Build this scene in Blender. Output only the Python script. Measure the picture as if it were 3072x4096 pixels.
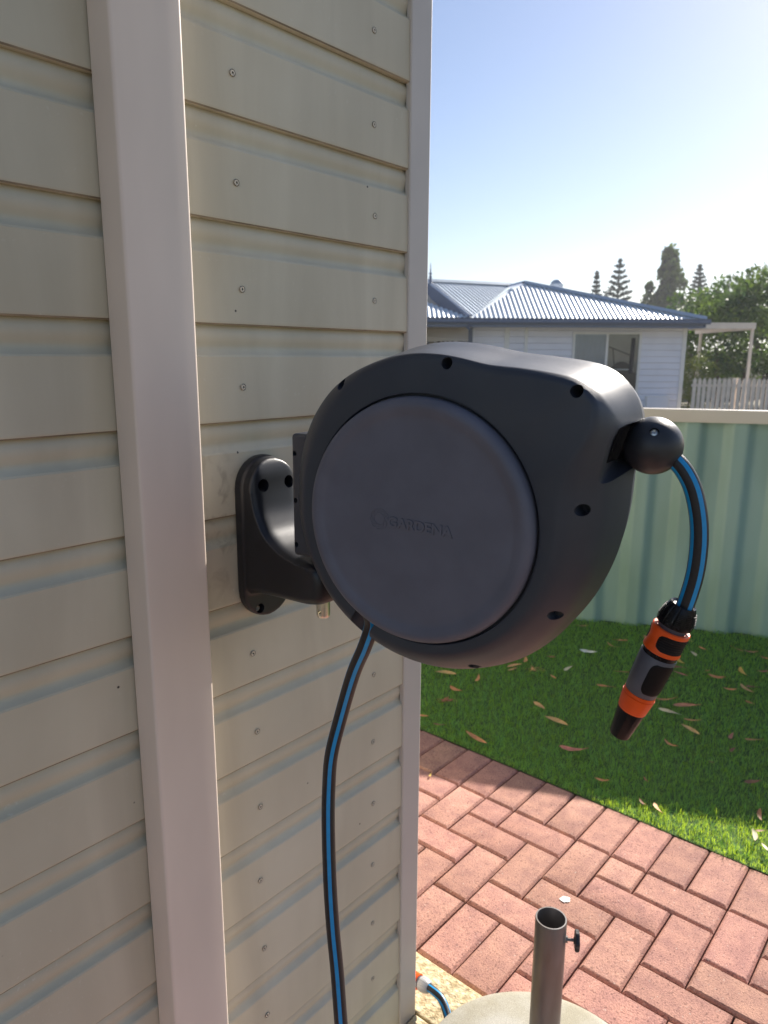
import bpy, bmesh, math, random
import numpy as np
from math import sin, cos, pi, radians, hypot, atan2, sqrt
from mathutils import Vector, Matrix, Quaternion

random.seed(7); rng = np.random.default_rng(11)
for o in list(bpy.data.objects): bpy.data.objects.remove(o)
S = bpy.context.scene
COL = S.collection

# ------------------------------------------------------------------ camera, sky, sun, exposure
# world axes: X out of the cladded wall, Y along the wall, Z up, origin = outer corner of the house
cd = bpy.data.cameras.new('camera'); cam = bpy.data.objects.new('camera', cd); COL.objects.link(cam)
S.camera = cam
cam.location = (0.890, -1.158, 1.550)
R_ = Vector((0.7585, 0.6517, 0.0053)).normalized(); F_ = Vector((-0.6361, 0.7424, -0.2092)).normalized()
U_ = R_.cross(F_).normalized(); R_ = F_.cross(U_)
cam.matrix_world = Matrix.Translation(cam.location) @ Matrix((R_, U_, -F_)).transposed().to_4x4()
cd.sensor_fit = 'HORIZONTAL'; cd.sensor_width = 36; cd.lens = 34.0
cd.clip_start = 0.02; cd.clip_end = 2000
cd.dof.use_dof = True; cd.dof.focus_distance = 0.98; cd.dof.aperture_fstop = 12

SUN_EL = radians(32.0); SUN_AZ = atan2(-0.035, 0.9994)         # azimuth as angle from +Y towards +X
sdir = Vector((sin(SUN_AZ)*cos(SUN_EL), cos(SUN_AZ)*cos(SUN_EL), sin(SUN_EL)))
W = bpy.data.worlds.new('World'); S.world = W; W.use_nodes = True
nt = W.node_tree; bg = nt.nodes['Background']
sky = nt.nodes.new('ShaderNodeTexSky'); sky.sky_type = 'NISHITA'; sky.sun_disc = False
sky.sun_elevation = SUN_EL; sky.sun_rotation = SUN_AZ; sky.air_density = 1.0; sky.dust_density = 0.4; sky.ozone_density = 2.0
tint = nt.nodes.new('ShaderNodeVectorMath'); tint.operation = 'MULTIPLY'; tint.inputs[1].default_value = (1.02, .95, .965)
nt.links.new(sky.outputs[0], tint.inputs[0]); nt.links.new(tint.outputs[0], bg.inputs[0]); bg.inputs[1].default_value = 0.074
sl = bpy.data.lights.new('sun', 'SUN'); sun = bpy.data.objects.new('sun', sl); COL.objects.link(sun)
sl.energy = 5.0; sl.angle = radians(0.53); sl.color = (1.0, 0.93, 0.84)
sun.rotation_euler = sdir.to_track_quat('Z', 'Y').to_euler(); sun.location = (0, 0, 8)
S.view_settings.view_transform = 'Standard'; S.view_settings.look = 'None'
S.view_settings.exposure = 0.92; S.view_settings.gamma = 1.0; S.view_settings.use_curve_mapping = False

# ------------------------------------------------------------------ helpers
def link(o, parent=None):
    COL.objects.link(o)
    if parent is not None: o.parent = parent
    return o
def tag(o, label=None, cat=None, group=None, kind=None):
    if label: o['label'] = label
    if cat: o['category'] = cat
    if group: o['group'] = group
    if kind: o['kind'] = kind
    return o
def empty(name, loc=(0, 0, 0), label=None, cat=None, group=None, rot=None):
    o = bpy.data.objects.new(name, None); link(o); o.location = loc; o.empty_display_size = .05
    if rot is not None: o.rotation_euler = rot
    bpy.context.view_layer.update()
    return tag(o, label, cat, group)
def mesh(name, verts, faces, mats=None, parent=None, smooth=False, fm=None, sharp=None):
    me = bpy.data.meshes.new(name); me.from_pydata([tuple(v) for v in verts], [], [tuple(f) for f in faces]); me.update()
    if mats is not None:
        for m_ in (mats if isinstance(mats, (list, tuple)) else [mats]): me.materials.append(m_)
    if fm is not None: me.polygons.foreach_set('material_index', fm)
    if smooth: me.shade_smooth()
    if smooth and sharp: me.set_sharp_from_angle(angle=radians(sharp))
    o = bpy.data.objects.new(name, me); link(o)
    if parent is not None: adopt(o, parent)
    return o
def adopt(o, parent):                       # parent while keeping the world position
    M = parent_world(parent); o.parent = parent; o.matrix_parent_inverse = M.inverted()
def parent_world(p):
    M = p.matrix_basis.copy() if p.parent is None else parent_world(p.parent) @ p.matrix_parent_inverse @ p.matrix_basis
    return M
class MB:
    def __init__(s): s.v = []; s.f = []; s.m = []
    def add(s, vs, fs, mi=0):
        n = len(s.v); s.v += [tuple(v) for v in vs]; s.f += [tuple(i+n for i in f) for f in fs]; s.m += [mi]*len(fs); return s
    def box(s, lo, hi, mi=0, M=None):
        x0, y0, z0 = lo; x1, y1, z1 = hi
        vs = [(x0,y0,z0),(x1,y0,z0),(x1,y1,z0),(x0,y1,z0),(x0,y0,z1),(x1,y0,z1),(x1,y1,z1),(x0,y1,z1)]
        if M is not None: vs = [M @ Vector(v) for v in vs]
        return s.add(vs, [(0,3,2,1),(4,5,6,7),(0,1,5,4),(1,2,6,5),(2,3,7,6),(3,0,4,7)], mi)
    def cyl(s, a, b, r0, r1=None, n=16, mi=0, caps=True):
        a = Vector(a); b = Vector(b); r1 = r0 if r1 is None else r1
        d = (b-a).normalized(); x = d.orthogonal().normalized(); y = d.cross(x)
        vs = [a + (x*cos(2*pi*i/n)+y*sin(2*pi*i/n))*r0 for i in range(n)] + [b + (x*cos(2*pi*i/n)+y*sin(2*pi*i/n))*r1 for i in range(n)]
        fs = [(i, (i+1) % n, n+(i+1) % n, n+i) for i in range(n)]
        if caps: fs += [tuple(range(n))[::-1], tuple(range(n, 2*n))]
        return s.add(vs, fs, mi)
    def build(s, name, mats, parent=None, smooth=False, sharp=None):
        return mesh(name, s.v, s.f, mats, parent, smooth, s.m, sharp)
def lathe(A, D, prof, n=48, ref=None, name='part', mat=None, parent=None, sharp=35, wob=None):
    """prof: list of (distance along D, radius); revolved about the axis A + t D"""
    A = Vector(A); D = Vector(D).normalized(); ref = Vector(ref) if ref is not None else D.orthogonal()
    x = (ref - D*ref.dot(D)).normalized(); y = D.cross(x)
    vs = []; fs = []
    for j, (t, r) in enumerate(prof):
        for i in range(n):
            a = 2*pi*i/n; rr = r*(1+(wob(a, j) if wob else 0)); vs.append(A + D*t + (x*cos(a)+y*sin(a))*rr)
    for j in range(len(prof)-1):
        for i in range(n):
            k = (i+1) % n; fs.append((j*n+i, j*n+k, (j+1)*n+k, (j+1)*n+i))
    fs.append(tuple(range(n))[::-1]); fs.append(tuple(range((len(prof)-1)*n, len(prof)*n)))
    o = mesh(name, vs, fs, mat, parent, True, None, sharp)
    bm = bmesh.new(); bm.from_mesh(o.data); bmesh.ops.recalc_face_normals(bm, faces=bm.faces); bm.to_mesh(o.data); bm.free()
    return o
def roundpoly(pts, rad, n=5):
    """round the corners of an open polyline with quadratic arcs"""
    out = [pts[0]]
    for i in range(1, len(pts)-1):
        p = Vector(pts[i]); a = Vector(pts[i-1]); b = Vector(pts[i+1]); r = rad[i] if isinstance(rad, (list, tuple)) else rad
        if r <= 0: out.append(tuple(p)); continue
        la = (a-p).length; lb = (b-p).length
        p0 = p+(a-p).normalized()*min(r, la*.48); p1 = p+(b-p).normalized()*min(r, lb*.48)
        for k in range(n+1):
            t = k/n; out.append(tuple(p0*(1-t)**2+p*2*t*(1-t)+p1*t*t))
    out.append(pts[-1]); return out
def catmull(P, sub=8):
    P = [Vector(p) for p in P]; Q = [P[0]*2-P[1]]+P+[P[-1]*2-P[-2]]; out = []
    for i in range(1, len(Q)-2):
        for k in range(sub):
            t = k/sub; a, b, c, d = Q[i-1], Q[i], Q[i+1], Q[i+2]
            out.append(.5*((2*b)+(c-a)*t+(2*a-5*b+4*c-d)*t*t+(3*b-a-3*c+d)*t**3))
    out.append(P[-1]); return out
def tube(P, r, n=24, ref=(0, -1, 0), off=0., mats=None, stripes=None, name='tube', parent=None, cap=True):
    ref = Vector(ref); vs = []; fs = []; fm = []
    for i, p in enumerate(P):
        t = (P[min(i+1, len(P)-1)]-P[max(i-1, 0)]).normalized()
        x = (ref - t*ref.dot(t)).normalized(); y = t.cross(x)
        for k in range(n):
            a = 2*pi*k/n+off; vs.append(p+(x*cos(a)+y*sin(a))*r)
    for i in range(len(P)-1):
        for k in range(n):
            fs.append((i*n+k, i*n+(k+1) % n, (i+1)*n+(k+1) % n, (i+1)*n+k)); fm.append(1 if stripes and k in stripes else 0)
    if cap:
        fs += [tuple(range(n))[::-1], tuple(range((len(P)-1)*n, len(P)*n))]; fm += [0, 0]
    return mesh(name, vs, fs, mats, parent, True, fm, 60)
def boolean(o, cutters, op='DIFFERENCE'):
    for c in cutters:
        md = o.modifiers.new('b', 'BOOLEAN'); md.object = c; md.operation = op; md.solver = 'EXACT'
    bake(o)
    for c in cutters: bpy.data.objects.remove(c)
def bake(o):
    bpy.context.view_layer.update(); dg = bpy.context.evaluated_depsgraph_get()
    me = bpy.data.meshes.new_from_object(o.evaluated_get(dg)); o.modifiers.clear(); o.data = me

# ------------------------------------------------------------------ materials
def mat(name, col, rough=.6, metal=0., vary=0., vscale=8., col2=None, bump=0., bscale=400., bdist=.001, spec=.5, detail=4., coords='pos', trans=0., vec=(1, 1, 1), grain=0., coat=0.):
    m = bpy.data.materials.new(name); m.use_nodes = True; n = m.node_tree; b = n.nodes['Principled BSDF']
    b.inputs['Roughness'].default_value = rough; b.inputs['Metallic'].default_value = metal
    b.inputs['Specular IOR Level'].default_value = spec
    if coat: b.inputs['Coat Weight'].default_value = coat
    if coords == 'pos': g = n.nodes.new('ShaderNodeNewGeometry').outputs['Position']
    else: g = n.nodes.new('ShaderNodeTexCoord').outputs['Object']
    mp = n.nodes.new('ShaderNodeMapping'); mp.inputs['Scale'].default_value = vec; n.links.new(g, mp.inputs['Vector']); g = mp.outputs[0]
    c4 = (*col, 1)
    b.inputs['Base Color'].default_value = c4
    if vary or col2:
        t = n.nodes.new('ShaderNodeTexNoise'); t.inputs['Scale'].default_value = vscale; t.inputs['Detail'].default_value = detail
        n.links.new(g, t.inputs['Vector'])
        rp = n.nodes.new('ShaderNodeValToRGB'); rp.color_ramp.elements[0].position = .34; rp.color_ramp.elements[1].position = .66
        if col2: a_, b_ = col2, col
        else: a_ = tuple(x*(1-vary) for x in col); b_ = tuple(min(1, x*(1+vary)) for x in col)
        rp.color_ramp.elements[0].color = (*a_, 1); rp.color_ramp.elements[1].color = (*b_, 1)
        n.links.new(t.outputs[0], rp.inputs[0]); last = rp.outputs[0]
        if grain:
            t2 = n.nodes.new('ShaderNodeTexNoise'); t2.inputs['Scale'].default_value = bscale; t2.inputs['Detail'].default_value = 2
            n.links.new(g, t2.inputs['Vector'])
            mr = n.nodes.new('ShaderNodeMapRange'); mr.inputs[1].default_value = .3; mr.inputs[2].default_value = .7; mr.inputs[3].default_value = 1-grain; mr.inputs[4].default_value = 1+grain
            n.links.new(t2.outputs[0], mr.inputs[0])
            mx = n.nodes.new('ShaderNodeVectorMath'); mx.operation = 'SCALE'; n.links.new(last, mx.inputs[0]); n.links.new(mr.outputs[0], mx.inputs['Scale']); last = mx.outputs[0]
        n.links.new(last, b.inputs['Base Color'])
    if bump:
        t = n.nodes.new('ShaderNodeTexNoise'); t.inputs['Scale'].default_value = bscale; t.inputs['Detail'].default_value = 3
        n.links.new(g, t.inputs['Vector'])
        bp = n.nodes.new('ShaderNodeBump'); bp.inputs['Strength'].default_value = bump; bp.inputs['Distance'].default_value = bdist
        n.links.new(t.outputs[0], bp.inputs['Height']); n.links.new(bp.outputs[0], b.inputs['Normal'])
    if trans:
        td = n.nodes.new('ShaderNodeBsdfTranslucent'); mx = n.nodes.new('ShaderNodeMixShader'); mx.inputs[0].default_value = trans
        out = n.nodes['Material Output']
        n.links.new(b.outputs[0], mx.inputs[1]); n.links.new(td.outputs[0], mx.inputs[2]); n.links.new(mx.outputs[0], out.inputs[0])
        if vary or col2: n.links.new(last, td.inputs[0])
        else: td.inputs[0].default_value = c4
    return m
def pernode(m, amt=.25, hue=.02):
    """random tint per object on top of a material's base colour"""
    n = m.node_tree; b = n.nodes['Principled BSDF']; oi = n.nodes.new('ShaderNodeObjectInfo')
    hs = n.nodes.new('ShaderNodeHueSaturation'); inp = b.inputs['Base Color']
    if inp.is_linked: n.links.new(inp.links[0].from_socket, hs.inputs['Color'])
    else: hs.inputs['Color'].default_value = inp.default_value
    mr = n.nodes.new('ShaderNodeMapRange'); mr.inputs[3].default_value = 1-amt; mr.inputs[4].default_value = 1+amt; n.links.new(oi.outputs['Random'], mr.inputs[0])
    n.links.new(mr.outputs[0], hs.inputs['Value'])
    m2 = n.nodes.new('ShaderNodeMath'); m2.operation = 'MULTIPLY'; m2.inputs[1].default_value = 37.7; n.links.new(oi.outputs['Random'], m2.inputs[0])
    m3 = n.nodes.new('ShaderNodeMath'); m3.operation = 'FRACT'; n.links.new(m2.outputs[0], m3.inputs[0])
    mr2 = n.nodes.new('ShaderNodeMapRange'); mr2.inputs[3].default_value = .5-hue; mr2.inputs[4].default_value = .5+hue; n.links.new(m3.outputs[0], mr2.inputs[0]); n.links.new(mr2.outputs[0], hs.inputs['Hue'])
    n.links.new(hs.outputs[0], inp)
    return m
M = {}
# cladding: cream paint with faint water marks, dust and small pits
def cladding_mat():
    m = bpy.data.materials.new('cream_cladding'); m.use_nodes = True; n = m.node_tree; b = n.nodes['Principled BSDF']; L = n.links
    b.inputs['Roughness'].default_value = .5; b.inputs['Specular IOR Level'].default_value = .35
    g = n.nodes.new('ShaderNodeNewGeometry').outputs['Position']
    def noise(scale, vec=(1, 1, 1), det=4, dist=0):
        mp = n.nodes.new('ShaderNodeMapping'); mp.inputs['Scale'].default_value = vec; L.new(g, mp.inputs[0])
        t = n.nodes.new('ShaderNodeTexNoise'); t.inputs['Scale'].default_value = scale; t.inputs['Detail'].default_value = det; t.inputs['Distortion'].default_value = dist; L.new(mp.outputs[0], t.inputs[0]); return t.outputs[0]
    def ramp(src, p0, c0, p1, c1):
        r = n.nodes.new('ShaderNodeValToRGB'); e = r.color_ramp.elements; e[0].position = p0; e[0].color = (*c0, 1); e[1].position = p1; e[1].color = (*c1, 1); L.new(src, r.inputs[0]); return r.outputs[0]
    def mix(f, a, c, mode='MIX'):
        x = n.nodes.new('ShaderNodeMix'); x.data_type = 'RGBA'; x.blend_type = mode
        if isinstance(f, float): x.inputs[0].default_value = f
        else: L.new(f, x.inputs[0])
        L.new(a, x.inputs[6])
        if isinstance(c, tuple): x.inputs[7].default_value = (*c, 1)
        else: L.new(c, x.inputs[7])
        return x.outputs[2]
    base = ramp(noise(3.2, det=5), .3, (.57, .525, .395), .7, (.65, .61, .475))
    streak = ramp(noise(9, (1, 1, .16), 5, .6), .35, (.80, .79, .77), .64, (1, 1, 1))
    c = mix(.7, base, streak, 'MULTIPLY')
    # brown watermarks in the area by the reel bracket
    sx = n.nodes.new('ShaderNodeSeparateXYZ'); L.new(g, sx.inputs[0])
    def band(sock, lo, hi, soft):
        a = n.nodes.new('ShaderNodeMapRange'); a.interpolation_type = 'SMOOTHSTEP'; a.inputs[1].default_value = lo-soft; a.inputs[2].default_value = lo+soft; L.new(sock, a.inputs[0])
        d = n.nodes.new('ShaderNodeMapRange'); d.interpolation_type = 'SMOOTHSTEP'; d.inputs[1].default_value = hi-soft; d.inputs[2].default_value = hi+soft; d.inputs[3].default_value = 1; d.inputs[4].default_value = 0; L.new(sock, d.inputs[0])
        m_ = n.nodes.new('ShaderNodeMath'); m_.operation = 'MULTIPLY'; L.new(a.outputs[0], m_.inputs[0]); L.new(d.outputs[0], m_.inputs[1]); return m_.outputs[0]
    blot = ramp(noise(34, (1, 1, .7), 6, .8), .50, (0, 0, 0), .62, (1, 1, 1))
    msk = n.nodes.new('ShaderNodeMath'); msk.operation = 'MULTIPLY'; L.new(band(sx.outputs[1], -.56, -.47, .025), msk.inputs[0]); L.new(band(sx.outputs[2], 1.20, 1.40, .04), msk.inputs[1])
    mm = n.nodes.new('ShaderNodeMath'); mm.operation = 'MULTIPLY'; L.new(msk.outputs[0], mm.inputs[0]); L.new(blot, mm.inputs[1])
    mf = n.nodes.new('ShaderNodeMath'); mf.operation = 'MULTIPLY'; mf.inputs[1].default_value = .42; L.new(mm.outputs[0], mf.inputs[0])
    c = mix(mf.outputs[0], c, (.23, .19, .13))
    # salt-and-dust speckle
    sp = ramp(noise(150, det=2), .64, (0, 0, 0), .72, (1, 1, 1)); area = ramp(noise(7, (1, .6, 2.6), 3), .50, (0, 0, 0), .66, (1, 1, 1))
    q = n.nodes.new('ShaderNodeMath'); q.operation = 'MULTIPLY'; L.new(sp, q.inputs[0]); L.new(area, q.inputs[1])
    q2 = n.nodes.new('ShaderNodeMath'); q2.operation = 'MULTIPLY'; q2.inputs[1].default_value = .45; L.new(q.outputs[0], q2.inputs[0])
    c = mix(q2.outputs[0], c, (.66, .64, .56))
    # rare dark pits
    v = n.nodes.new('ShaderNodeTexVoronoi'); v.inputs['Scale'].default_value = 11; L.new(g, v.inputs[0])
    pr = ramp(v.outputs['Distance'], .016, (1, 1, 1), .026, (0, 0, 0))
    c = mix(pr, c, (.05, .045, .04))
    L.new(c, b.inputs['Base Color'])
    rr = n.nodes.new('ShaderNodeMapRange'); rr.inputs[3].default_value = .42; rr.inputs[4].default_value = .62; L.new(noise(12), rr.inputs[0]); L.new(rr.outputs[0], b.inputs['Roughness'])
    bp = n.nodes.new('ShaderNodeBump'); bp.inputs['Strength'].default_value = .25; bp.inputs['Distance'].default_value = .0012; L.new(noise(28, (1, 1, 1), 8), bp.inputs['Height']); L.new(bp.outputs[0], b.inputs['Normal'])
    return m
M['clad'] = cladding_mat()
M['trim'] = mat('corner_trim_paint', (.53, .495, .45), .45, vary=.04, vscale=6, bump=.05, bscale=60)
M['pipe'] = mat('downpipe_paint', (.79, .67, .56), .5, vary=.07, vscale=7, vec=(1, 1, .3), bump=.12, bscale=900, bdist=.0004)
M['dark'] = mat('dark_gap', (.01, .01, .01), .9)
M['edge_shade'] = mat('painted_plank_shade', (.26, .21, .14), .9, vary=.35, vscale=12)  # brown lip strip painting in the shadowed joint line between planks
M['screwhead'] = mat('painted_screw', (.61, .55, .43), .5, vary=.2, vscale=300)
M['plastic'] = mat('grained_dark_plastic', (.025, .031, .047), .46, col2=(.036, .042, .056), vscale=13, detail=9, bump=.35, bscale=1500, bdist=.0006, spec=.55)
M['cover'] = mat('grained_grey_plastic', (.118, .122, .158), .50, vary=.09, vscale=17, detail=9, bump=.30, bscale=1700, bdist=.0005, spec=.5)
M['bracket'] = mat('black_bracket_plastic', (.009, .010, .015), .40, vary=.15, vscale=40, bump=.3, bscale=1300, bdist=.0005, spec=.55)
M['ball'] = mat('charcoal_ball_plastic', (.022, .024, .029), .42, bump=.3, bscale=1500, bdist=.0005, vary=.1, vscale=60)
M['rubber'] = mat('black_hose_rubber', (.011, .010, .013), .42, vary=.2, vscale=300, bump=.6, bscale=900, bdist=.0006)
M['blue'] = mat('blue_hose_stripe', (.008, .31, .66), .4, vary=.06, vscale=100)
M['orange'] = mat('orange_plastic', (.98, .11, .006), .38, vary=.06, vscale=60, trans=.12)
M['grey'] = mat('grey_connector_plastic', (.10, .098, .115), .42, vary=.08, vscale=60, bump=.2, bscale=1500, bdist=.0003)
M['blackp'] = mat('black_smooth_plastic', (.006, .006, .008), .25, vary=.2, vscale=50, spec=.22)
M['grip'] = mat('black_grip_rubber', (.004, .004, .005), .6, vary=.2, vscale=200, bump=.4, bscale=2500, bdist=.0004, spec=.22)
M['steel'] = mat('galvanised_pin', (.72, .68, .58), .28, .9, vary=.12, vscale=60)
M['zinc'] = mat('screw_steel', (.5, .5, .48), .3, .9)
M['lightgrey'] = mat('light_grey_connector', (.42, .42, .41), .4, vary=.05, vscale=100)
def brick_mat():
    m = mat('clay_red_paver', (.50, .265, .20), .85, col2=(.37, .19, .155), vscale=19, bump=.9, bscale=260, bdist=.0022, grain=.22, spec=.3, detail=7)
    n = m.node_tree; L = n.links; b = n.nodes['Principled BSDF']
    g = n.nodes.new('ShaderNodeNewGeometry').outputs['Position']
    v = n.nodes.new('ShaderNodeTexNoise'); v.inputs['Scale'].default_value = 130; v.inputs['Detail'].default_value = 3; L.new(g, v.inputs[0])
    r = n.nodes.new('ShaderNodeValToRGB'); r.color_ramp.elements[0].position = .33; r.color_ramp.elements[0].color = (.22, .18, .18, 1); r.color_ramp.elements[1].position = .43; r.color_ramp.elements[1].color = (1, 1, 1, 1); L.new(v.outputs[0], r.inputs[0])
    x = n.nodes.new('ShaderNodeMix'); x.data_type = 'RGBA'; x.blend_type = 'MULTIPLY'; x.inputs[0].default_value = .5
    L.new(b.inputs['Base Color'].links[0].from_socket, x.inputs[6]); L.new(r.outputs[0], x.inputs[7])
    v2 = n.nodes.new('ShaderNodeTexNoise'); v2.inputs['Scale'].default_value = 120; v2.inputs['Detail'].default_value = 1; L.new(g, v2.inputs[0])
    r2 = n.nodes.new('ShaderNodeValToRGB'); r2.color_ramp.elements[0].position = .70; r2.color_ramp.elements[0].color = (0, 0, 0, 1); r2.color_ramp.elements[1].position = .76; r2.color_ramp.elements[1].color = (1, 1, 1, 1); L.new(v2.outputs[0], r2.inputs[0])
    x2 = n.nodes.new('ShaderNodeMix'); x2.data_type = 'RGBA'; L.new(r2.outputs[0], x2.inputs[0]); L.new(x.outputs[2], x2.inputs[6]); x2.inputs[7].default_value = (.52, .38, .32, 1)
    L.new(x2.outputs[2], b.inputs['Base Color'])
    return pernode(m, .10, .006)
M['brick'] = brick_mat()
M['sand'] = mat('joint_sand', (.085, .05, .035), .95, vary=.3, vscale=90, bump=.8, bscale=300)
M['lime'] = mat('limestone_block', (.72, .60, .38), .9, col2=(.42, .32, .17), vscale=60, bump=1., bscale=95, bdist=.007, grain=.25, detail=8)
M['conc'] = mat('weathered_concrete', (.43, .41, .35), .85, col2=(.33, .30, .22), vscale=9, bump=.6, bscale=500, bdist=.0012, grain=.22, detail=6)
M['tubem'] = mat('weathered_steel_tube', (.27, .26, .255), .38, .5, vary=.25, vscale=16, vec=(1, 1, .25), bump=.1, bscale=200, col2=(.17, .145, .12))
M['grass'] = mat('synthetic_turf_blade', (.14, .38, .12), .42, col2=(.055, .21, .07), vscale=30, trans=.44, grain=.35)
tdn = [x for x in M['grass'].node_tree.nodes if x.type == 'BSDF_TRANSLUCENT'][0]; M['grass'].node_tree.links.remove(tdn.inputs[0].links[0]); tdn.inputs[0].default_value = (.68, .88, .04, 1)
M['turf'] = mat('turf_backing', (.07, .13, .03), .95, vary=.4, vscale=120)
M['ground'] = mat('open_ground', (.16, .14, .09), .95, vary=.3, vscale=.8)
M['fence'] = mat('pale_green_sheet_steel', (.29, .43, .39), .36, col2=(.20, .31, .25), vscale=3.2, detail=7, bump=.1, bscale=20, vec=(1, 1, .35))
M['railm'] = mat('cream_rail_paint', (.62, .56, .46), .4, vary=.04, vscale=4)
M['weather'] = mat('white_weatherboard_paint', (.76, .76, .85), .55, vary=.03, vscale=3)
M['roof'] = mat('zinc_roof_sheet', (.60, .66, .70), .42, .25, vary=.06, vscale=2)
M['roofg'] = mat('capping_and_shaded_roof', (.44, .51, .57), .45, .3, vary=.06, vscale=2)  # cappings and vent; paints the weaker light on the side roof
M['fascia'] = mat('slate_blue_fascia', (.14, .17, .26), .45, vary=.05, vscale=2)
M['beige'] = mat('beige_render', (.46, .41, .36), .8, vary=.05, vscale=3)
M['white'] = mat('white_frame_paint', (.75, .74, .74), .45, vary=.02, vscale=5)
M['cream'] = mat('cream_pergola_paint', (.66, .60, .53), .5, vary=.04, vscale=3)
M['picket'] = mat('cream_picket_paint', (.74, .65, .57), .6, vary=.08, vscale=9)
M['blind'] = mat('grey_vertical_blind', (.45, .47, .54), .8, vary=.06, vscale=4)
M['room'] = mat('room_wall', (.34, .29, .25), .9, vary=.2, vscale=1.2)
M['roomd'] = mat('dark_furnishing', (.03, .03, .035), .8, vary=.3, vscale=3)
M['black'] = mat('black_cast_iron', (.02, .02, .022), .5, vary=.2, vscale=30)
M['bark'] = mat('bark', (.10, .075, .055), .95, vary=.3, vscale=6, bump=.6, bscale=18, bdist=.02)
M['pine'] = mat('pine_needles', (.07, .105, .075), .7, col2=(.04, .07, .055), vscale=2.2, trans=.15)
M['poplar'] = mat('poplar_leaves', (.20, .28, .06), .55, col2=(.05, .08, .04), vscale=1.6, trans=.35)
M['pepper'] = mat('pepper_tree_leaves', (.16, .24, .03), .55, col2=(.04, .09, .03), vscale=1.1, trans=.4)
M['shrub'] = mat('yellow_green_shrub_leaves', (.19, .22, .04), .5, col2=(.08, .13, .03), vscale=4, trans=.3)
g_ = mat('window_glass', (.8, .8, .8), .03); gn = g_.node_tree; tr_ = gn.nodes.new('ShaderNodeBsdfTransparent'); tr_.inputs[0].default_value = (.86, .9, .92, 1); gl_ = gn.nodes.new('ShaderNodeBsdfGlossy'); gl_.inputs['Roughness'].default_value = .02
fr_ = gn.nodes.new('ShaderNodeFresnel'); fr_.inputs[0].default_value = 1.5; mx_ = gn.nodes.new('ShaderNodeMixShader'); gn.links.new(fr_.outputs[0], mx_.inputs[0]); gn.links.new(tr_.outputs[0], mx_.inputs[1]); gn.links.new(gl_.outputs[0], mx_.inputs[2]); gn.links.new(mx_.outputs[0], gn.nodes['Material Output'].inputs[0]); M['glass'] = g_
LEAFC = {'o': (.76, .33, .14), 't': (.80, .48, .21), 'b': (.40, .185, .10), 'r': (.62, .25, .165), 'y': (.82, .56, .13), 'c': (.85, .74, .49), 'w': (.85, .85, .78)}
LM = {k: pernode(mat('dry_leaf_'+k, v, .65, col2=tuple(x*.7 for x in v), vscale=60, bump=.3, bscale=200, trans=.15), .12, .01) for k, v in LEAFC.items()}

# ------------------------------------------------------------------ ground
gp = mesh('ground', [(-400, -300, -.055), (400, -300, -.055), (400, 600, -.055), (-400, 600, -.055)], [(0, 1, 2, 3)], M['ground']); tag(gp, kind='structure')
G = .1175
pav = empty('paving'); tag(pav, kind='structure')
mesh('sand_bed', [(-1.3, -3.2, -.024), (2.6, -3.2, -.024), (2.6, 1.098, -.024), (-1.3, 1.098, -.024)], [(0, 1, 2, 3)], M['sand'], pav)
def brick_mesh(L, Wd, seed):
    r = random.Random(seed); g = .0024; c = .0085; h = .05; d = .0060
    def rect(ins, z, j=0): return [(x+r.uniform(-j, j), y+r.uniform(-j, j), z) for x, y in ((g+ins-L/2, g+ins-Wd/2), (L/2-g-ins, g+ins-Wd/2), (L/2-g-ins, Wd/2-g-ins), (g+ins-L/2, Wd/2-g-ins))]
    vs = rect(0, -h)+rect(0, -.0078, .0008)+rect(.0056, -.0010, .0007)+rect(.0082, 0, .0008); fs = []
    for k in range(3):
        for i in range(4): fs.append((k*4+i, k*4+(i+1) % 4, k*4+4+(i+1) % 4, k*4+4+i))
    fs.append((12, 13, 14, 15))
    me = bpy.data.meshes.new('brick'); me.from_pydata(vs, [], fs); me.materials.append(M['brick']); me.shade_smooth(); me.set_sharp_from_angle(angle=radians(22)); return me
BM = {'full': [brick_mesh(2*G, G, s) for s in range(6)], 'half': [brick_mesh(G, G, s+50) for s in range(3)]}
def brick(kind, cx, cy, vert):
    o = bpy.data.objects.new('brick', random.choice(BM[kind])); COL.objects.link(o); o.parent = pav
    o.location = (cx+random.uniform(-.0008, .0008), cy+random.uniform(-.0008, .0008), random.uniform(-.0012, .0010))
    o.rotation_euler = (random.uniform(-.004, .004), random.uniform(-.004, .004), (pi/2 if vert else 0)+random.choice((0, pi))+random.uniform(-.006, .006))
Y0 = .863; nb = 0
for i in range(-9, 18): brick('full', (i+.5)*G, Y0+G, True); nb += 1
for j in range(0, 21):
    for i in range(-9, 18):
        if i < 0 and j >= 4:
            if j == 4: brick('full', (i+.5)*G, Y0-5*G, True); nb += 1
            continue
        if i < 1 and j >= 6: continue
        if j > 10 and i > 8: continue
        k = (i+j) % 4; cx = (i+.5)*G; cy = Y0-(j+.5)*G
        if k == 2:
            if i+1 < 18: brick('full', cx+G/2, cy, False); nb += 1
        elif k == 0:
            brick('full', cx, cy-G/2, True); nb += 1
        elif k == 1 and j == 0: brick('half', cx, cy, False); nb += 1
        elif k == 3 and i in (-9, 0) and j >= 4: brick('half', cx, cy, False); nb += 1
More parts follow.
